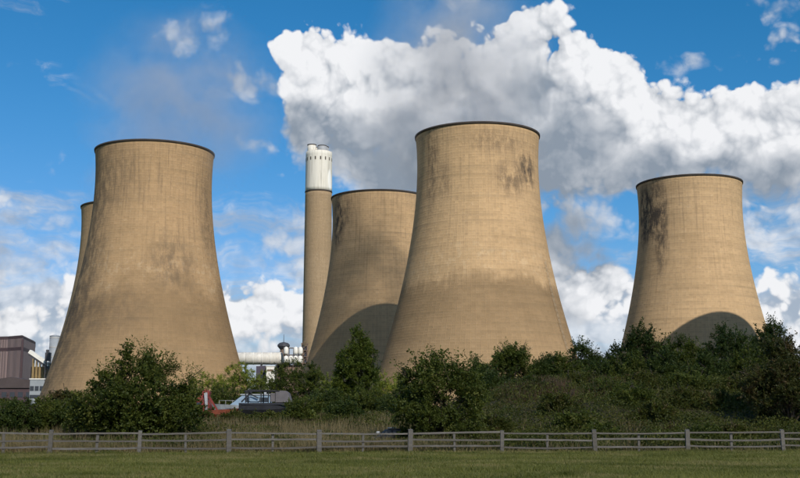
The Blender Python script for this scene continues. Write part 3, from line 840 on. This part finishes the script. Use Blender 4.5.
HR = 'trees and bushes along the top of the bank'
HL = 'bushes of the low hedge at left'
MID = 'bushes of the waste ground behind the fence'
bush('hawthorn_bush', 'large dark bush behind the fence in front of the left cooling tower', 'bush', 139, 76, 140, 347, 'hawthorn', 1, 46000, .15, .95, 6.5, spike=1.0, taper=.30, flat=.22)
bush('hawthorn_bush', 'large bush behind the fence in front of the central cooling tower', 'bush', 440, 75, 98, 349, 'hawthorn', 2, 32000, .15, .85, 5.0, spike=1.1, taper=.30, flat=.25)
for k, (px, y, w, tp, mt, lab) in enumerate([
        (14, 78, 56, 396, 'dark_leaf', 'low dark hedge bush at the left edge of the picture'),
        (50, 80, 50, 392, 'hawthorn', 'low hedge bush below the small white block at left'),
        (82, 79, 44, 399, 'dark_leaf', 'low dark hedge bush tucked against the big left bush'),
        (62, 96, 34, 387, 'brown_leaf', 'brownish shrub against the foot of the left cooling tower'),
        (0, 96, 40, 394, 'hawthorn', 'bush behind the hedge at the extreme left')]):
    bush('hedge_bush', lab, 'bush', px, y, w, tp, mt, 20 + k, 13000, .14, .6, 3.4, taper=.1, flat=.1, group=HL)
bush('cypress_tree', 'narrow upright green tree in front of the shaded cooling tower', 'tree', 357, 150, 50, 329, 'conifer', 40, 32000, .22, .8, 5.6, spike=.9, taper=.42, flat=0)
for k, (px, y, w, tp, mt, n, lab) in enumerate([
        (297, 140, 72, 357, 'hawthorn', 22000, 'rounded dark green bush left of the narrow upright tree'),
        (238, 248, 54, 360, 'bright_leaf', 15000, 'sunny yellow-green tree at the right foot of the left tower'),
        (205, 255, 50, 367, 'bright_leaf', 12000, 'sunlit bush beside the large dark left bush'),
        (264, 244, 34, 369, 'bright_leaf', 8000, 'small yellowish bush below the small dark tower'),
        (392, 230, 50, 371, 'bright_leaf', 10000, 'bright sunlit bush between the upright tree and the central bush'),
        (332, 235, 44, 369, 'bright_leaf', 9000, 'bright sunlit bush peeping out left of the upright tree'),
        (325, 118, 62, 388, 'dark_leaf', 12000, 'low dark bush below the rounded green bush'),
        (372, 112, 60, 384, 'hawthorn', 12000, 'low bush at the foot of the narrow upright tree'),
        (408, 105, 56, 380, 'dark_leaf', 11000, 'dark bush just left of the large central bush'),
        (220, 135, 60, 382, 'hawthorn', 11000, 'bush standing behind the red boat'),
        (262, 138, 56, 384, 'hawthorn', 11000, 'bush standing behind the dark covered boat'),
        (312, 98, 46, 398, 'hawthorn', 11000, 'low bush right of the dark covered boat'),
        (178, 92, 30, 400, 'hawthorn', 8000, 'bush left of the red boat'),
        (346, 92, 40, 402, 'dark_leaf', 8000, 'small dark shrub in front of the dry grass'),
        (297, 91, 30, 403, 'hawthorn', 7000, 'shrub overlapping the canvas end of the dark covered boat'),
        (232, 90, 22, 413, 'bramble', 4500, 'weedy clump in front of the red boat hull'),
        (268, 91, 24, 415, 'bramble', 4500, 'weedy clump in front of the dark boat hull')]):
    bush('shrub', lab, 'bush', px, y, w, tp, mt, 60 + k, n, .16 if y < 150 else .24, .75 if y < 150 else 1.1, taper=.2, flat=.2, spike=.5, group=MID)
for k, (px, y, w, tp, mt, n, lab) in enumerate([
        (478, 112, 50, 362, 'dark_leaf', 11000, 'dark bush on the bank just right of the central bush'),
        (512, 116, 58, 343, 'hawthorn', 15000, 'pointed bush on the bank before the foot of the central tower'),
        (545, 118, 40, 356, 'dark_leaf', 9000, 'low bush on the bank right of the pointed bush'),
        (585, 122, 48, 343, 'dark_leaf', 13000, 'dark tree on the bank where sky shows between two towers'),
        (615, 124, 36, 349, 'dark_leaf', 10000, 'lower dark tree just left of the broad bank tree'),
        (642, 122, 62, 325, 'dark_leaf', 18000, 'broad dark tree left of the round shadow on the right tower'),
        (684, 120, 58, 337, 'hawthorn', 15000, 'rounded green tree below the round tower shadow'),
        (733, 122, 66, 322, 'dark_leaf', 18000, 'dark tree right of the round tower shadow'),
        (775, 126, 56, 318, 'dark_leaf', 16000, 'tall dark tree at the right end of the bank')]):
    bush('bank_tree', lab, 'tree', px, y, w, tp, mt, 90 + k, n, .19, .95, spike=1.0, taper=.25, flat=.25, group=HR)
bush('shrub', 'small bushy shrub growing halfway up the bank', 'bush', 527, 100, 30, 374, 'dark_leaf', 120, 7000, .14, .5, taper=.3, group=HR)
for k, (px, y, w, tp, mt, n, lab) in enumerate([
        (562, 119, 44, 350, 'hawthorn', 10000, 'bush on the bank just left of the sky gap between towers'),
        (628, 112, 44, 356, 'hawthorn', 10000, 'lower bush filling the hedge before the right tower'),
        (664, 111, 44, 350, 'dark_leaf', 11000, 'dark bush in the hedge left of the rounded green tree'),
        (708, 111, 48, 350, 'dark_leaf', 11000, 'dark bush in the hedge right of the rounded green tree'),
        (757, 112, 50, 345, 'hawthorn', 11000, 'hedge bush just left of the big brownish thorn bush'),
        (600, 113, 40, 362, 'dark_leaf', 9000, 'low hedge bush below the dark trees of the sky gap'),
        (492, 108, 40, 372, 'dark_leaf', 9000, 'low bush on the shoulder of the bank beside the central bush')]):
    bush('hedge_tree', lab, 'tree', px, y, w, tp, mt, 140 + k, n, .17, .85, spike=.8, taper=.2, flat=.2, group=HR)
for k, (px, y, w, h, mt, lab) in enumerate([
        (560, 88, 50, 1.5, 'bramble', 'low bramble hummock on the left shoulder of the bank'),
        (612, 94, 64, 1.7, 'hawthorn', 'green bramble hummock high on the bank left of centre'),
        (655, 85, 56, 1.4, 'bramble', 'bramble hummock low on the middle of the bank'),
        (690, 98, 62, 1.9, 'hawthorn', 'green bramble hummock high on the bank under the rounded tree'),
        (724, 89, 50, 1.5, 'bramble', 'bramble hummock halfway up the right part of the bank'),
        (600, 79, 46, 1.0, 'hawthorn', 'small green hummock at the foot of the bank behind the fence'),
        (735, 79, 40, 1.1, 'bramble', 'small hummock at the foot of the bank near the thorn bush'),
        (540, 96, 44, 1.4, 'brown_leaf', 'brownish hummock below the bank bushes right of the central bush'),
        (585, 99, 54, 1.6, 'bramble', 'bramble hummock high on the bank below the sky gap'),
        (640, 100, 58, 1.7, 'bramble', 'bramble hummock high on the bank below the broad tree'),
        (632, 90, 56, 1.7, 'hawthorn', 'green hummock in the very middle of the bank'),
        (683, 90, 54, 1.7, 'bramble', 'bramble hummock on the bank under the round tower shadow'),
        (742, 97, 56, 1.7, 'bramble', 'bramble hummock high on the bank beside the thorn bush'),
        (668, 77, 60, 1.1, 'bramble', 'low bramble hummock close behind the fence at mid bank'),
        (705, 78, 46, 1.2, 'hawthorn', 'low green hummock close behind the fence right of mid bank'),
        (575, 82, 50, 1.4, 'hawthorn', 'green hummock low on the left part of the bank')]):
    bush('bramble_hummock', lab, 'bush', px, y, w, 0, mt, 160 + k, 6500, .13, .5, taper=.35, flat=.35, H=h + .3, dz=-.2, group='bramble hummocks on the slope of the bank')
bush('thorn_bush', 'big brownish thorn bush at the right edge behind the fence', 'bush', 790, 84, 104, 335, 'brown_leaf', 121, 30000, .15, .9, 6.0, spike=.8, taper=.3, flat=.2)
bush('bramble_bush', 'low bramble clump at the foot of the bank right of the central bush', 'bush', 497, 82, 40, 418, 'bramble', 122, 7000, .13, .45, H=1.4)

# ---------------------------------------------------------------- ground cover, dry grass, lawn
def blades(rng, x, y, hgt, wid, lean=.35):
    n = len(x); z = height(x, y)
    a = rng.uniform(0, 2 * np.pi, n)
    s = np.stack([np.cos(a), np.sin(a), np.zeros(n)], 1) * (wid / 2)[:, None]
    b = np.stack([x, y, z - .01], 1)
    tip = b + np.stack([rng.normal(0, lean, n) * hgt, rng.normal(0, lean, n) * hgt, hgt], 1)
    return np.stack([b - s, b + s, tip], 1)

def fence_y(x): return 65.5 + 0.141 * x

def vnoise(x, y, s, seed):
    rng = np.random.default_rng(seed); g = rng.uniform(0, 1, (64, 64))
    X = x / s % 64; Y = y / s % 64
    i = np.floor(X).astype(int); j = np.floor(Y).astype(int); u = X - i; v = Y - j
    u = u * u * (3 - 2 * u); v = v * v * (3 - 2 * v)
    i1 = (i + 1) % 64; j1 = (j + 1) % 64; i %= 64; j %= 64
    return (g[i, j] * (1 - u) + g[i1, j] * u) * (1 - v) + (g[i, j1] * (1 - u) + g[i1, j1] * u) * v

def make_lawn():
    rng = np.random.default_rng(7)
    n = 420000
    y = 30 + 40 * rng.uniform(0, 1, n)
    x = rng.uniform(-1, 1, n) * (y * .40 + 5)
    k = y < fence_y(x) + .6
    x, y = x[k], y[k]
    near = np.clip(1 - np.abs(y - fence_y(x)) / .7, 0, 1)
    big = vnoise(x, y * 1.0, 3.0, 1) * .5 + vnoise(x * .35, y, 1.1, 2) * .5
    tus = sst(.62, .85, vnoise(x, y, .9, 41) * .6 + vnoise(x, y, 2.7, 42) * .4)
    h = rng.uniform(.05, .11, len(x)) * (1 + .5 * big + 1.1 * tus) + near * rng.uniform(0, .22, len(x))
    tint = np.clip(big * 1.5 - .25 - .3 * tus + rng.normal(0, .2, len(x)), 0, 1)
    sp = np.clip(vnoise(x, y, 1.6, 3) * .55 + vnoise(x * .3, y, .8, 5) * .3 + rng.uniform(0, .35, len(x)) + near * .15, 0, 1)
    me = tris_mesh('lawn_grass', blades(rng, x, y, h, np.full(len(x), .032), .5), M['lawn'], tint, sp)
    tag(link(bpy.data.objects.new('lawn_grass', me)), 'short mown grass of the field in front of the fence', 'grass', None, 'stuff')
make_lawn()

def make_rough():
    rng = np.random.default_rng(8)
    # leafy bramble and nettle cover on the bank and waste ground
    n = 460000
    y = 67 + 68 * rng.uniform(0, 1, n) ** 1.15
    x = rng.uniform(-1, 1, n) * (y * .40 + 4)
    k = y > fence_y(x) + 1.0
    x, y = x[k], y[k]
    cov = vnoise(x, y, 2.6, 11) * .6 + vnoise(x, y, 1.0, 12) * .4
    bank = sst(2, 9, x)
    keep = rng.uniform(0, 1, len(x)) < np.clip(bank * (.55 + cov * .7) + (1 - bank) * sst(.35, .7, cov) * .8, 0, 1)
    x, y, cov, bank = x[keep], y[keep], cov[keep], bank[keep]
    hum = (.25 + .95 * sst(.3, .8, cov)) * (.6 + .4 * bank)
    z = height(x, y) + rng.uniform(0, 1, len(x)) ** .6 * hum
    p = np.stack([x, y, z], 1)
    ax = unit(rng.normal(size=p.shape) + np.array([0, 0, .5]))
    L = rng.uniform(.10, .20, len(x))
    tint = np.clip(.45 + (vnoise(x, y, 1.7, 13) - .5) * .9 + rng.normal(0, .15, len(x)), 0, 1)
    sp = np.clip(vnoise(x, y, 4.0, 14) * .7 + rng.uniform(0, .3, len(x)), 0, 1)
    me = quads_mesh('bramble_cover', leaves(rng, p, ax, L, L * .6), M['bramble'], tint, sp)
    tag(link(bpy.data.objects.new('bramble_cover', me)), 'tangled brambles and weeds covering the bank', 'brambles', None, 'stuff')
    # straw coloured long grass
    n = 150000
    y = 66 + 52 * rng.uniform(0, 1, n) ** 1.5
    x = rng.uniform(-1, 1, n) * (y * .40 + 4)
    k = y > fence_y(x) + .15
    x, y = x[k], y[k]
    c = vnoise(x, y, 3.2, 21) * .6 + vnoise(x, y, 1.1, 22) * .4
    left = sst(8, 0, x)
    near = np.clip(1 - (y - fence_y(x)) / 3.0, 0, 1)
    keep = rng.uniform(0, 1, len(x)) < np.clip(left * (.25 + c * .9) + (1 - left) * (sst(.6, .8, c) * .10 + near * .35), 0, 1)
    x, y, c, near = x[keep], y[keep], c[keep], near[keep]
    h = rng.uniform(.3, .95, len(x)) * (.5 + c)
    h = h * (1 - .6 * sst(88, 93, y) * sst(-19, -17, x) * sst(-6, -8, x))
    tint = np.clip(c + rng.normal(0, .25, len(x)), 0, 1)
    sp = np.clip(vnoise(x, y, 2.0, 23) * .6 + rng.uniform(0, .4, len(x)), 0, 1)
    me = tris_mesh('dry_grass', blades(rng, x, y, h, np.full(len(x), .045), .22), M['straw'], tint, sp)
    tag(link(bpy.data.objects.new('dry_grass', me)), 'long straw coloured grass behind the fence', 'dry grass', None, 'stuff')
    # reddish seed heads near the top of the bank
    n = 40000
    x = rng.uniform(8, 27, n); y = rng.uniform(92, 116, n)
    c = vnoise(x, y, 2.5, 31)
    w = sst(7, 10, x) * sst(20, 14, x) * sst(90, 97, y) * .8
    keep = rng.uniform(0, 1, n) < w * sst(.25, .55, c)
    x, y = x[keep], y[keep]
    me = tris_mesh('seeding_weeds', blades(rng, x, y, rng.uniform(.6, 1.3, len(x)), np.full(len(x), .06), .2), M['rust_grass'], rng.uniform(0, 1, len(x)), rng.uniform(0, 1, len(x)))
    tag(link(bpy.data.objects.new('seeding_weeds', me)), 'reddish brown seeding weeds near the top of the bank', 'weeds', None, 'stuff')
make_rough()

# ---------------------------------------------------------------- fence
def fence():
    rng = random.Random(3)
    pxs = [-42, 4, 51, 97, 140, 186, 229.5, 273, 319.5, 363, 410, 454.5, 501.5, 547, 594.5, 638.5, 687, 731, 782, 828, 874]
    big = [k % 2 == 0 for k in range(len(pxs))]
    pos = []
    for px in pxs:
        y = 65.5
        for _ in range(6): y = fence_y(at(px, y))
        pos.append((at(px, y), y))
    t = empty('wooden_fence', (0, 65.5, 0), 'grey weathered post and rail fence along the back of the grass field', 'fence')
    ang = math.atan(.141)
    pm = []
    for v in range(4):
        w = .20 + .02 * v
        h = 1.24 + .02 * v
        pm.append(MB().add([(-w/2, -.07, -.3), (w/2, -.07, -.3), (w/2, .07, -.3), (-w/2, .07, -.3), (-w/2, -.07, h - .05), (w/2, -.07, h - .05), (w/2, .07, h), (-w/2, .07, h)],
                           [(3, 2, 1, 0), (4, 5, 6, 7), (0, 1, 5, 4), (1, 2, 6, 5), (2, 3, 7, 6), (3, 0, 4, 7)]).mesh('post', M['fence_wood']))
    th = [MB().box((0, 0, .40), (.15, .09, 1.44), .01).mesh('post', M['fence_wood']), MB().box((0, 0, .37), (.13, .08, 1.42), .01).mesh('post', M['fence_wood'])]
    for k, (x, y) in enumerate(pos):
        z = hz(x, y)
        o = link(bpy.data.objects.new('post', pm[rng.randrange(4)] if big[k] else th[rng.randrange(2)]), t)
        o.location = (x, y - 65.5 + (0 if big[k] else .09), z + rng.uniform(-.03, .03))
        o.rotation_euler = (rng.uniform(-.05, .05), rng.uniform(-.045, .045), ang + rng.uniform(-.08, .08))
    for k in range(0, len(pos) - 2, 2):
        a, b = pos[k], pos[k + 2]
        for z in (.33, .71, 1.10):
            za, zb = z + rng.uniform(-.06, .05), z + rng.uniform(-.06, .05)
            L = math.hypot(b[0] - a[0], b[1] - a[1]) + .12
            n = 10; hh = .095 + rng.uniform(-.01, .012); d = .045
            vs, fs = [], []
            sag = rng.uniform(-.02, .06)
            for i in range(n + 1):
                u = i / n; wob = rng.uniform(-.008, .008); e = hh * (1 + rng.uniform(-.12, .12)) / 2
                zc = za + (zb - za) * u - sag * 4 * u * (1 - u) + wob
                xx = (u - .5) * L
                vs += [(xx, -d / 2, zc - e), (xx, d / 2, zc - e), (xx, d / 2, zc + e), (xx, -d / 2, zc + e)]
            for i in range(n):
                for j in range(4): fs.append((i * 4 + j, i * 4 + (j + 1) % 4, i * 4 + 4 + (j + 1) % 4, i * 4 + 4 + j))
            fs += [(3, 2, 1, 0), (n * 4, n * 4 + 1, n * 4 + 2, n * 4 + 3)]
            o = MB().add(vs, fs).build('rail', M['rail_wood'], t)
            o.location = ((a[0] + b[0]) / 2, (a[1] + b[1]) / 2 - 65.5 + rng.uniform(-.012, .012) + .015, hz((a[0] + b[0]) / 2, 65))
            o.rotation_euler.z = math.atan2(b[1] - a[1], b[0] - a[0])
fence()

# ---------------------------------------------------------------- things left on the waste ground
M['red_paint'] = plain('faded_red_paint', (0.30, 0.055, 0.04), 0.6, 0.45, 1.5)
M['orange_paint'] = plain('faded_orange_paint', (0.27, 0.07, 0.035), 0.6, 0.35, 1.5)
M['off_white'] = plain('dirty_white_paint', (0.50, 0.50, 0.48), 0.5, 0.35, 1.0)
M['pale_blue'] = plain('pale_blue_paint', (0.38, 0.50, 0.60), 0.45, 0.2, 1.0)
M['blue_paint'] = plain('blue_paint', (0.10, 0.19, 0.30), 0.45, 0.3, 1.0)
M['black_paint'] = plain('dull_black_paint', (0.035, 0.035, 0.038), 0.75, 0.5, 1.2)
M['canvas'] = plain('grey_canvas', (0.20, 0.18, 0.175), 0.9, 0.2, 1.5)
M['tyre'] = plain('tyre_rubber', (0.02, 0.02, 0.02), 0.9, 0.2, 2)
M['hub'] = plain('dusty_hub', (0.25, 0.25, 0.25), 0.5, 0.2, 2)
M['window_glass'] = plain('dusty_window', (0.05, 0.06, 0.07), 0.4, 0.3, 1.0, spec=0.4)

def wheel(parent, x, y, r, w):
    mtx = Matrix.Translation((x, y, r)) @ Matrix.Rotation(math.pi / 2, 4, 'X')
    o = MB().lathe([(r * .55, -w / 2), (r * .92, -w / 2), (r, -w * .3), (r, w * .3), (r * .92, w / 2), (r * .55, w / 2)], 20, True, mtx).build('wheel', M['tyre'], parent)
    MB().lathe([(r * .2, -w / 2 - .03), (r * .5, -w / 2 - .015), (r * .54, -w / 2 + .02)], 14, True, mtx).build('hub', M['hub'], o)

def hull(L, beam, depth, rake, sheer, lift=0.0, full=2.2):
    """a boat's hull lofted along x, bow at +x, keel on z = lift"""
    n = 14; vs, fs = [], []
    for i in range(n + 1):
        u = i / n
        b = beam / 2 * (1 - max(0.0, (u - .45) / .55) ** full * .97) * (.92 + .08 * min(1, u * 4))
        zk = depth * .55 * max(0.0, (u - .6) / .4) ** 2
        zd = depth * (1 + sheer * u * u)
        for f, zz in ((0, zk), (.62, zk + (zd - zk) * .22), (.93, zk + (zd - zk) * .55), (1.0, zd), (.94, zd), (0, zd - .02)):
            vs.append(((u - .5) * L + rake * (zz / depth - .5) * u * u, -b * f, zz + lift))
        for f, zz in ((.94, zd), (1.0, zd), (.93, zk + (zd - zk) * .55), (.62, zk + (zd - zk) * .22)):
            vs.append(((u - .5) * L + rake * (zz / depth - .5) * u * u, b * f, zz + lift))
    m = 10
    for i in range(n):
        for j in range(m): fs.append((i * m + j, i * m + (j + 1) % m, (i + 1) * m + (j + 1) % m, (i + 1) * m + j))
    fs += [tuple(range(m - 1, -1, -1)), tuple(n * m + j for j in range(m))]
    return MB().add(vs, fs)

def junk():
    # red work boat with a pale upright post
    y = 97.0; x = at(214, y); z = hz(x, y)
    t = empty('red_boat', (x, y, z + .05), 'rusty red boat with a pale upright post left of the dark covered boat', 'boat')
    hull(4.4, 1.7, .75, .5, .35).build('hull', M['orange_paint'], t)
    MB().prism([(-1.75, .65), (-.35, .65), (-.3, 1.25), (-.55, 1.75), (-1.35, 1.85), (-1.85, 1.3)], -.62, .62).build('cabin', M['red_paint'], t)
    MB().prism([(-1.25, 1.8), (-.5, 1.72), (-.35, 2.3), (-.7, 2.55), (-1.0, 2.3)], -.45, .45).build('wheelhouse', M['red_paint'], t)
    MB().add([(-.62, -.80, .75), (-.42, -.80, .75), (-.50, -.80, 2.25), (-.76, -.80, 2.25), (-.62, -.68, .75), (-.42, -.68, .75), (-.50, -.68, 2.25), (-.76, -.68, 2.25)],
             [(0, 1, 2, 3), (7, 6, 5, 4), (0, 4, 5, 1), (1, 5, 6, 2), (2, 6, 7, 3), (3, 7, 4, 0)]).build('upright_post', M['off_white'], t)
    MB().bar((-.35, -.7, 1.9), (.35, -.7, .8), .1, .16).build('strut', M['red_paint'], t)
    MB().tube((-1.5, 0, 1.8), (-1.5, 0, 2.7), .04, .03, 6).build('mast', M['dark_steel'], t)
    MB().box((-1.2, -.64, 1.3), (.4, .04, .3)).build('window', M['window_glass'], t)
    # white and blue cabin cruiser, bow to the left
    y = 104.0; xa, xb = at(216, y), at(276, y); L = xb - xa; z = hz((xa + xb) / 2, y)
    t = empty('cabin_cruiser', ((xa + xb) / 2, y, z + .1), 'white and pale blue cabin cruiser behind the red boat', 'boat', None, math.pi)
    hull(L, 2.1, 1.15, .7, .18).build('hull', M['off_white'], t)
    hull(L * .99, 2.16, .28, .15, .1, .62).build('stripe', M['blue_paint'], t)
    cb = MB().prism([(-L * .42, 1.1), (L * .28, 1.15), (L * .16, 1.62), (L * .05, 2.08), (-L * .40, 2.08)], -.78, .78).build('cabin', M['pale_blue'], t)
    for a_, b_ in ((-.38, -.27), (-.25, -.14), (-.12, -.01)):
        for sy in (-1, 1): MB().box((L * (a_ + b_) / 2, .785 * sy, 1.68), (L * (b_ - a_), .05, .42), .02).build('window', M['window_glass'], cb)
    MB().prism([(L * .19, 1.60), (L * .085, 2.0), (L * .065, 2.0), (L * .17, 1.60)], -.66, .66).build('windscreen', M['window_glass'], cb)
    MB().box((-L * .17, 0, 2.14), (L * .52, 1.75, .12), .04).build('roof', M['off_white'], cb)
    for u in (.1, .22, .34, .45): MB().tube((L * u, .62 - u, 1.2), (L * u, .62 - u, 1.62), .02, n=5).build('rail_post', M['galv'], t)
    MB().tube((L * .1, .52, 1.62), (L * .45, .17, 1.64), .02, n=5).build('handrail', M['galv'], t)
    MB().box((-L * .3, -.2, 2.3), (.3, .3, .2), .05).build('hatch', M['off_white'], t)
    # dark covered boat
    y = 96.0; xa, xb = at(241, y), at(291, y); z = hz((xa + xb) / 2, y); w = xb - xa
    t = empty('covered_boat', ((xa + xb) / 2, y, z + .12), 'dark hulled boat with framed canopy and grey canvas end', 'boat')
    hull(w * 1.05, 1.95, 1.2, .15, .04, 0.0, 4.5).build('hull', M['black_paint'], t)
    MB().box((-.05, -.965, 1.12), (w * .9, .06, .07)).build('rubbing_strake', M['dark_steel'], t)
    MB().prism([(-w / 2 + .35, 2.12), (w / 2 - .9, 2.14), (w / 2 - .9, 2.22), (-w / 2 + .8, 2.32), (-w / 2 + .3, 2.2)], -.9, .9).build('canopy', M['black_paint'], t)
    for xx in (-w / 2 + .45, -.35, .25, w / 2 - 1.2):
        for s_ in (-.82, .82): MB().box((xx, s_, 1.70), (.09, .07, .95)).build('frame_post', M['black_paint'], t)
    MB().bar((-w / 2 + .1, -.85, 1.28), (-w / 2 + .95, -.85, 2.12), .06, .12).build('brace', M['black_paint'], t)
    MB().bar((-w / 2 + .5, -.85, 2.1), (-w / 2 + 1.5, -.85, 1.6), .06, .10).build('brace', M['black_paint'], t)
    MB().box((.62, -.76, 1.66), (.42, .05, .72), .02).build('side_panel', M['canvas'], t)
    MB().box((-.95, -.3, 1.5), (.9, .7, .5), .1).build('load', M['pale_blue'], t)
    MB().prism([(w / 2 - 1.22, 1.26), (w / 2 + .05, 1.28), (w / 2 - .18, 2.02), (w / 2 - .42, 2.2), (w / 2 - 1.22, 2.24)], -.86, .86).build('canvas_end', M['canvas'], t)
    # car standing in the rough grass
    y = 76.0; xa, xb = at(379, y), at(407, y); x = (xa + xb) / 2; z = hz(x, y)
    t = empty('parked_car', (x, y, z - .38), 'dark car almost hidden behind the fence left of the central bush', 'car', None, R(8))
    MB().prism([(-1.9, .35), (1.9, .35), (1.95, .8), (1.7, .98), (1.2, 1.02), (-.9, 1.02), (-1.85, .86)], -.8, .8).build('body', M['black_paint'], t)
    cb = MB().prism([(-.95, 1.0), (1.35, 1.0), (1.0, 1.42), (.6, 1.5), (-.1, 1.5), (-.45, 1.42)], -.68, .68).build('cabin', M['black_paint'], t)
    for a, b in ((-.72, -.18), (-.08, .52), (.62, 1.05)): MB().prism([(a, 1.06), (b, 1.06), (b - .05, 1.40), (a + .22 if a < -.5 else a, 1.40)], -.70, -.66).build('window', M['window_glass'], cb)
    MB().box((-.1, -.2, 1.54), (.5, .5, .07), .02).build('roof_glint', M['off_white'], cb)  # white plate painted in as a glint on the roof
    for xx in (-1.05, .95): MB().box((xx, -.62, 1.24), (.24, .10, .16), .04).build('side_glint', M['off_white'], t)  # small white blocks stand in for glints along the car's side
    for sx in (-1.2, 1.25):
        for sy in (-.72, .72): wheel(t, sx, sy, .31, .2)
    # heap of cut stakes by the fence
    y = 67.6; x = at(398, y); z = hz(x, y)
    rng = random.Random(5)
    for k, (xx, yy, zz_, lab) in enumerate(((-.75, .1, .12, 'left of the three cut stakes heaped behind the fence below the dark car'), (.8, -.1, .12, 'right of the three cut stakes heaped behind the fence below the dark car'), (.05, 0, .27, 'topmost of the three cut stakes heaped behind the fence below the dark car'))):
        o = MB().tube((-.7, 0, 0), (.7, 0, 0), .065, .055, 7).build('wooden_stake', M['fence_wood'])
        o.location = (x + xx, y + yy, z + zz_); o.rotation_euler = (0, rng.uniform(-.1, .1), rng.uniform(-.25, .25))
        tag(o, lab, 'stake', 'stakes heaped behind the fence')
junk()

# ---------------------------------------------------------------- steam over the towers
def steam(label, cx, cy, cz, rx, ry, rz, dens, tilt, seed, col=(.62, .65, .70), scale=3.0, lo=.42):
    m = bpy.data.materials.new('steam_volume'); m.use_nodes = True
    t = m.node_tree; t.nodes.clear()
    out = t.nodes.new('ShaderNodeOutputMaterial'); pv = t.nodes.new('ShaderNodeVolumePrincipled')
    pv.inputs['Color'].default_value = (*col, 1); pv.inputs['Anisotropy'].default_value = 0.1
    tcn = t.nodes.new('ShaderNodeTexCoord')
    O = S(t, tcn.outputs['Object'])
    x, y, z = sep(t, O)
    w = noise(t, O, 1.4, 3, .5, 'Color')
    Ow = vmath(t, 'MULTIPLY_ADD', vmath(t, 'SUBTRACT', w, (.5, .5, .5)), (.55, .55, .55), O)
    r = vmath(t, 'LENGTH', Ow)
    n = noise(t, vmath(t, 'ADD', Ow, (seed, seed * 2.3, 0)), scale, 5, .6)
    d = r.step(1.0, .15) * n.step(lo, lo + .3) * vmath(t, 'LENGTH', O).step(1.0, .85)
    t.links.new((d * dens).s, pv.inputs['Density'])
    t.links.new(pv.outputs[0], out.inputs['Volume'])
    mb = MB(); n_ = 20
    prof = [(math.sin(math.pi * k / 12) if 0 < k < 12 else .01, -math.cos(math.pi * k / 12)) for k in range(13)]
    o = mb.lathe(prof, n_, True).build('steam_plume', m)
    o.location = (cx, cy, cz); o.scale = (rx, ry, rz); o.rotation_euler = (0, tilt, 0)
    tag(o, label, 'steam', 'steam drifting from the cooling towers')
    return o
steam('grey steam rising from the central cooling tower into the white cloud', 24, 450, 140, 50, 28, 62, .075, R(8), 1.0, (.88, .89, .92), 2.6, .36)
steam('thin blue-grey steam drifting above the left cooling tower', -92, 474, 138, 54, 24, 48, .060, R(14), 4.0, (.82, .83, .89), 2.4, .36)
steam('wisp of steam beside the hidden tower at left', -150, 600, 126, 24, 16, 24, .05, R(-20), 7.0, (.72, .74, .80), 2.2, .36)

# ---------------------------------------------------------------- the cloud whose shadow lies over the foreground
CLOUD_CLEAR = 0.54                 # share of sunlight that comes through the thin cloud
def shading_cloud():
    rng = np.random.default_rng(5)
    n_u, n_v = 96, 48
    u = np.linspace(0, 2 * np.pi, n_u, endpoint=False); v = np.linspace(-np.pi / 2, np.pi / 2, n_v)
    Ug, Vg = np.meshgrid(u, v)
    d = np.stack([np.cos(Vg) * np.cos(Ug), np.cos(Vg) * np.sin(Ug), np.sin(Vg)], -1)
    r = np.ones(Ug.shape)
    c = unit(rng.normal(size=(90, 3)))
    for k in range(90):
        s = rng.uniform(.12, .32); ang = np.arccos(np.clip(d @ c[k], -1, 1))
        r = np.maximum(r, 1 + .22 * np.sqrt(np.maximum(0, s * s - ang ** 2)) / .3)
    p = d * r[..., None] * np.array([300, 235, 120])
    p[..., 2] = np.where(p[..., 2] < 0, p[..., 2] * .45, p[..., 2])
    idx = np.arange(n_u * n_v).reshape(n_v, n_u)
    f = np.stack([idx[:-1], np.roll(idx[:-1], -1, 1), np.roll(idx[1:], -1, 1), idx[1:]], -1).reshape(-1, 4)
    me = bpy.data.meshes.new('cloud'); me.from_pydata(p.reshape(-1, 3).tolist(), [], f.tolist())
    me.polygons.foreach_set('use_smooth', [True] * len(f))
    m = plain('cloud_white', (.9, .9, .9), 1.0, .03, .01, spec=0.0); t = m.node_tree
    tr = t.nodes.new('ShaderNodeBsdfTransparent'); mx = t.nodes.new('ShaderNodeMixShader'); mx.inputs[0].default_value = CLOUD_CLEAR ** .5
    t.links.new(t.nodes['Principled BSDF'].outputs[0], mx.inputs[1]); t.links.new(tr.outputs[0], mx.inputs[2])
    t.links.new(mx.outputs[0], t.nodes['Material Output'].inputs['Surface'])
    me.materials.append(m); me.update()
    o = link(bpy.data.objects.new('cloud', me))
    k = 800 / SUN_DIR.z
    o.location = Vector((0, -125, 0)) + SUN_DIR * k
    tag(o, 'white cumulus cloud high behind the viewer shading the field', 'cloud', None, 'structure')
shading_cloud()
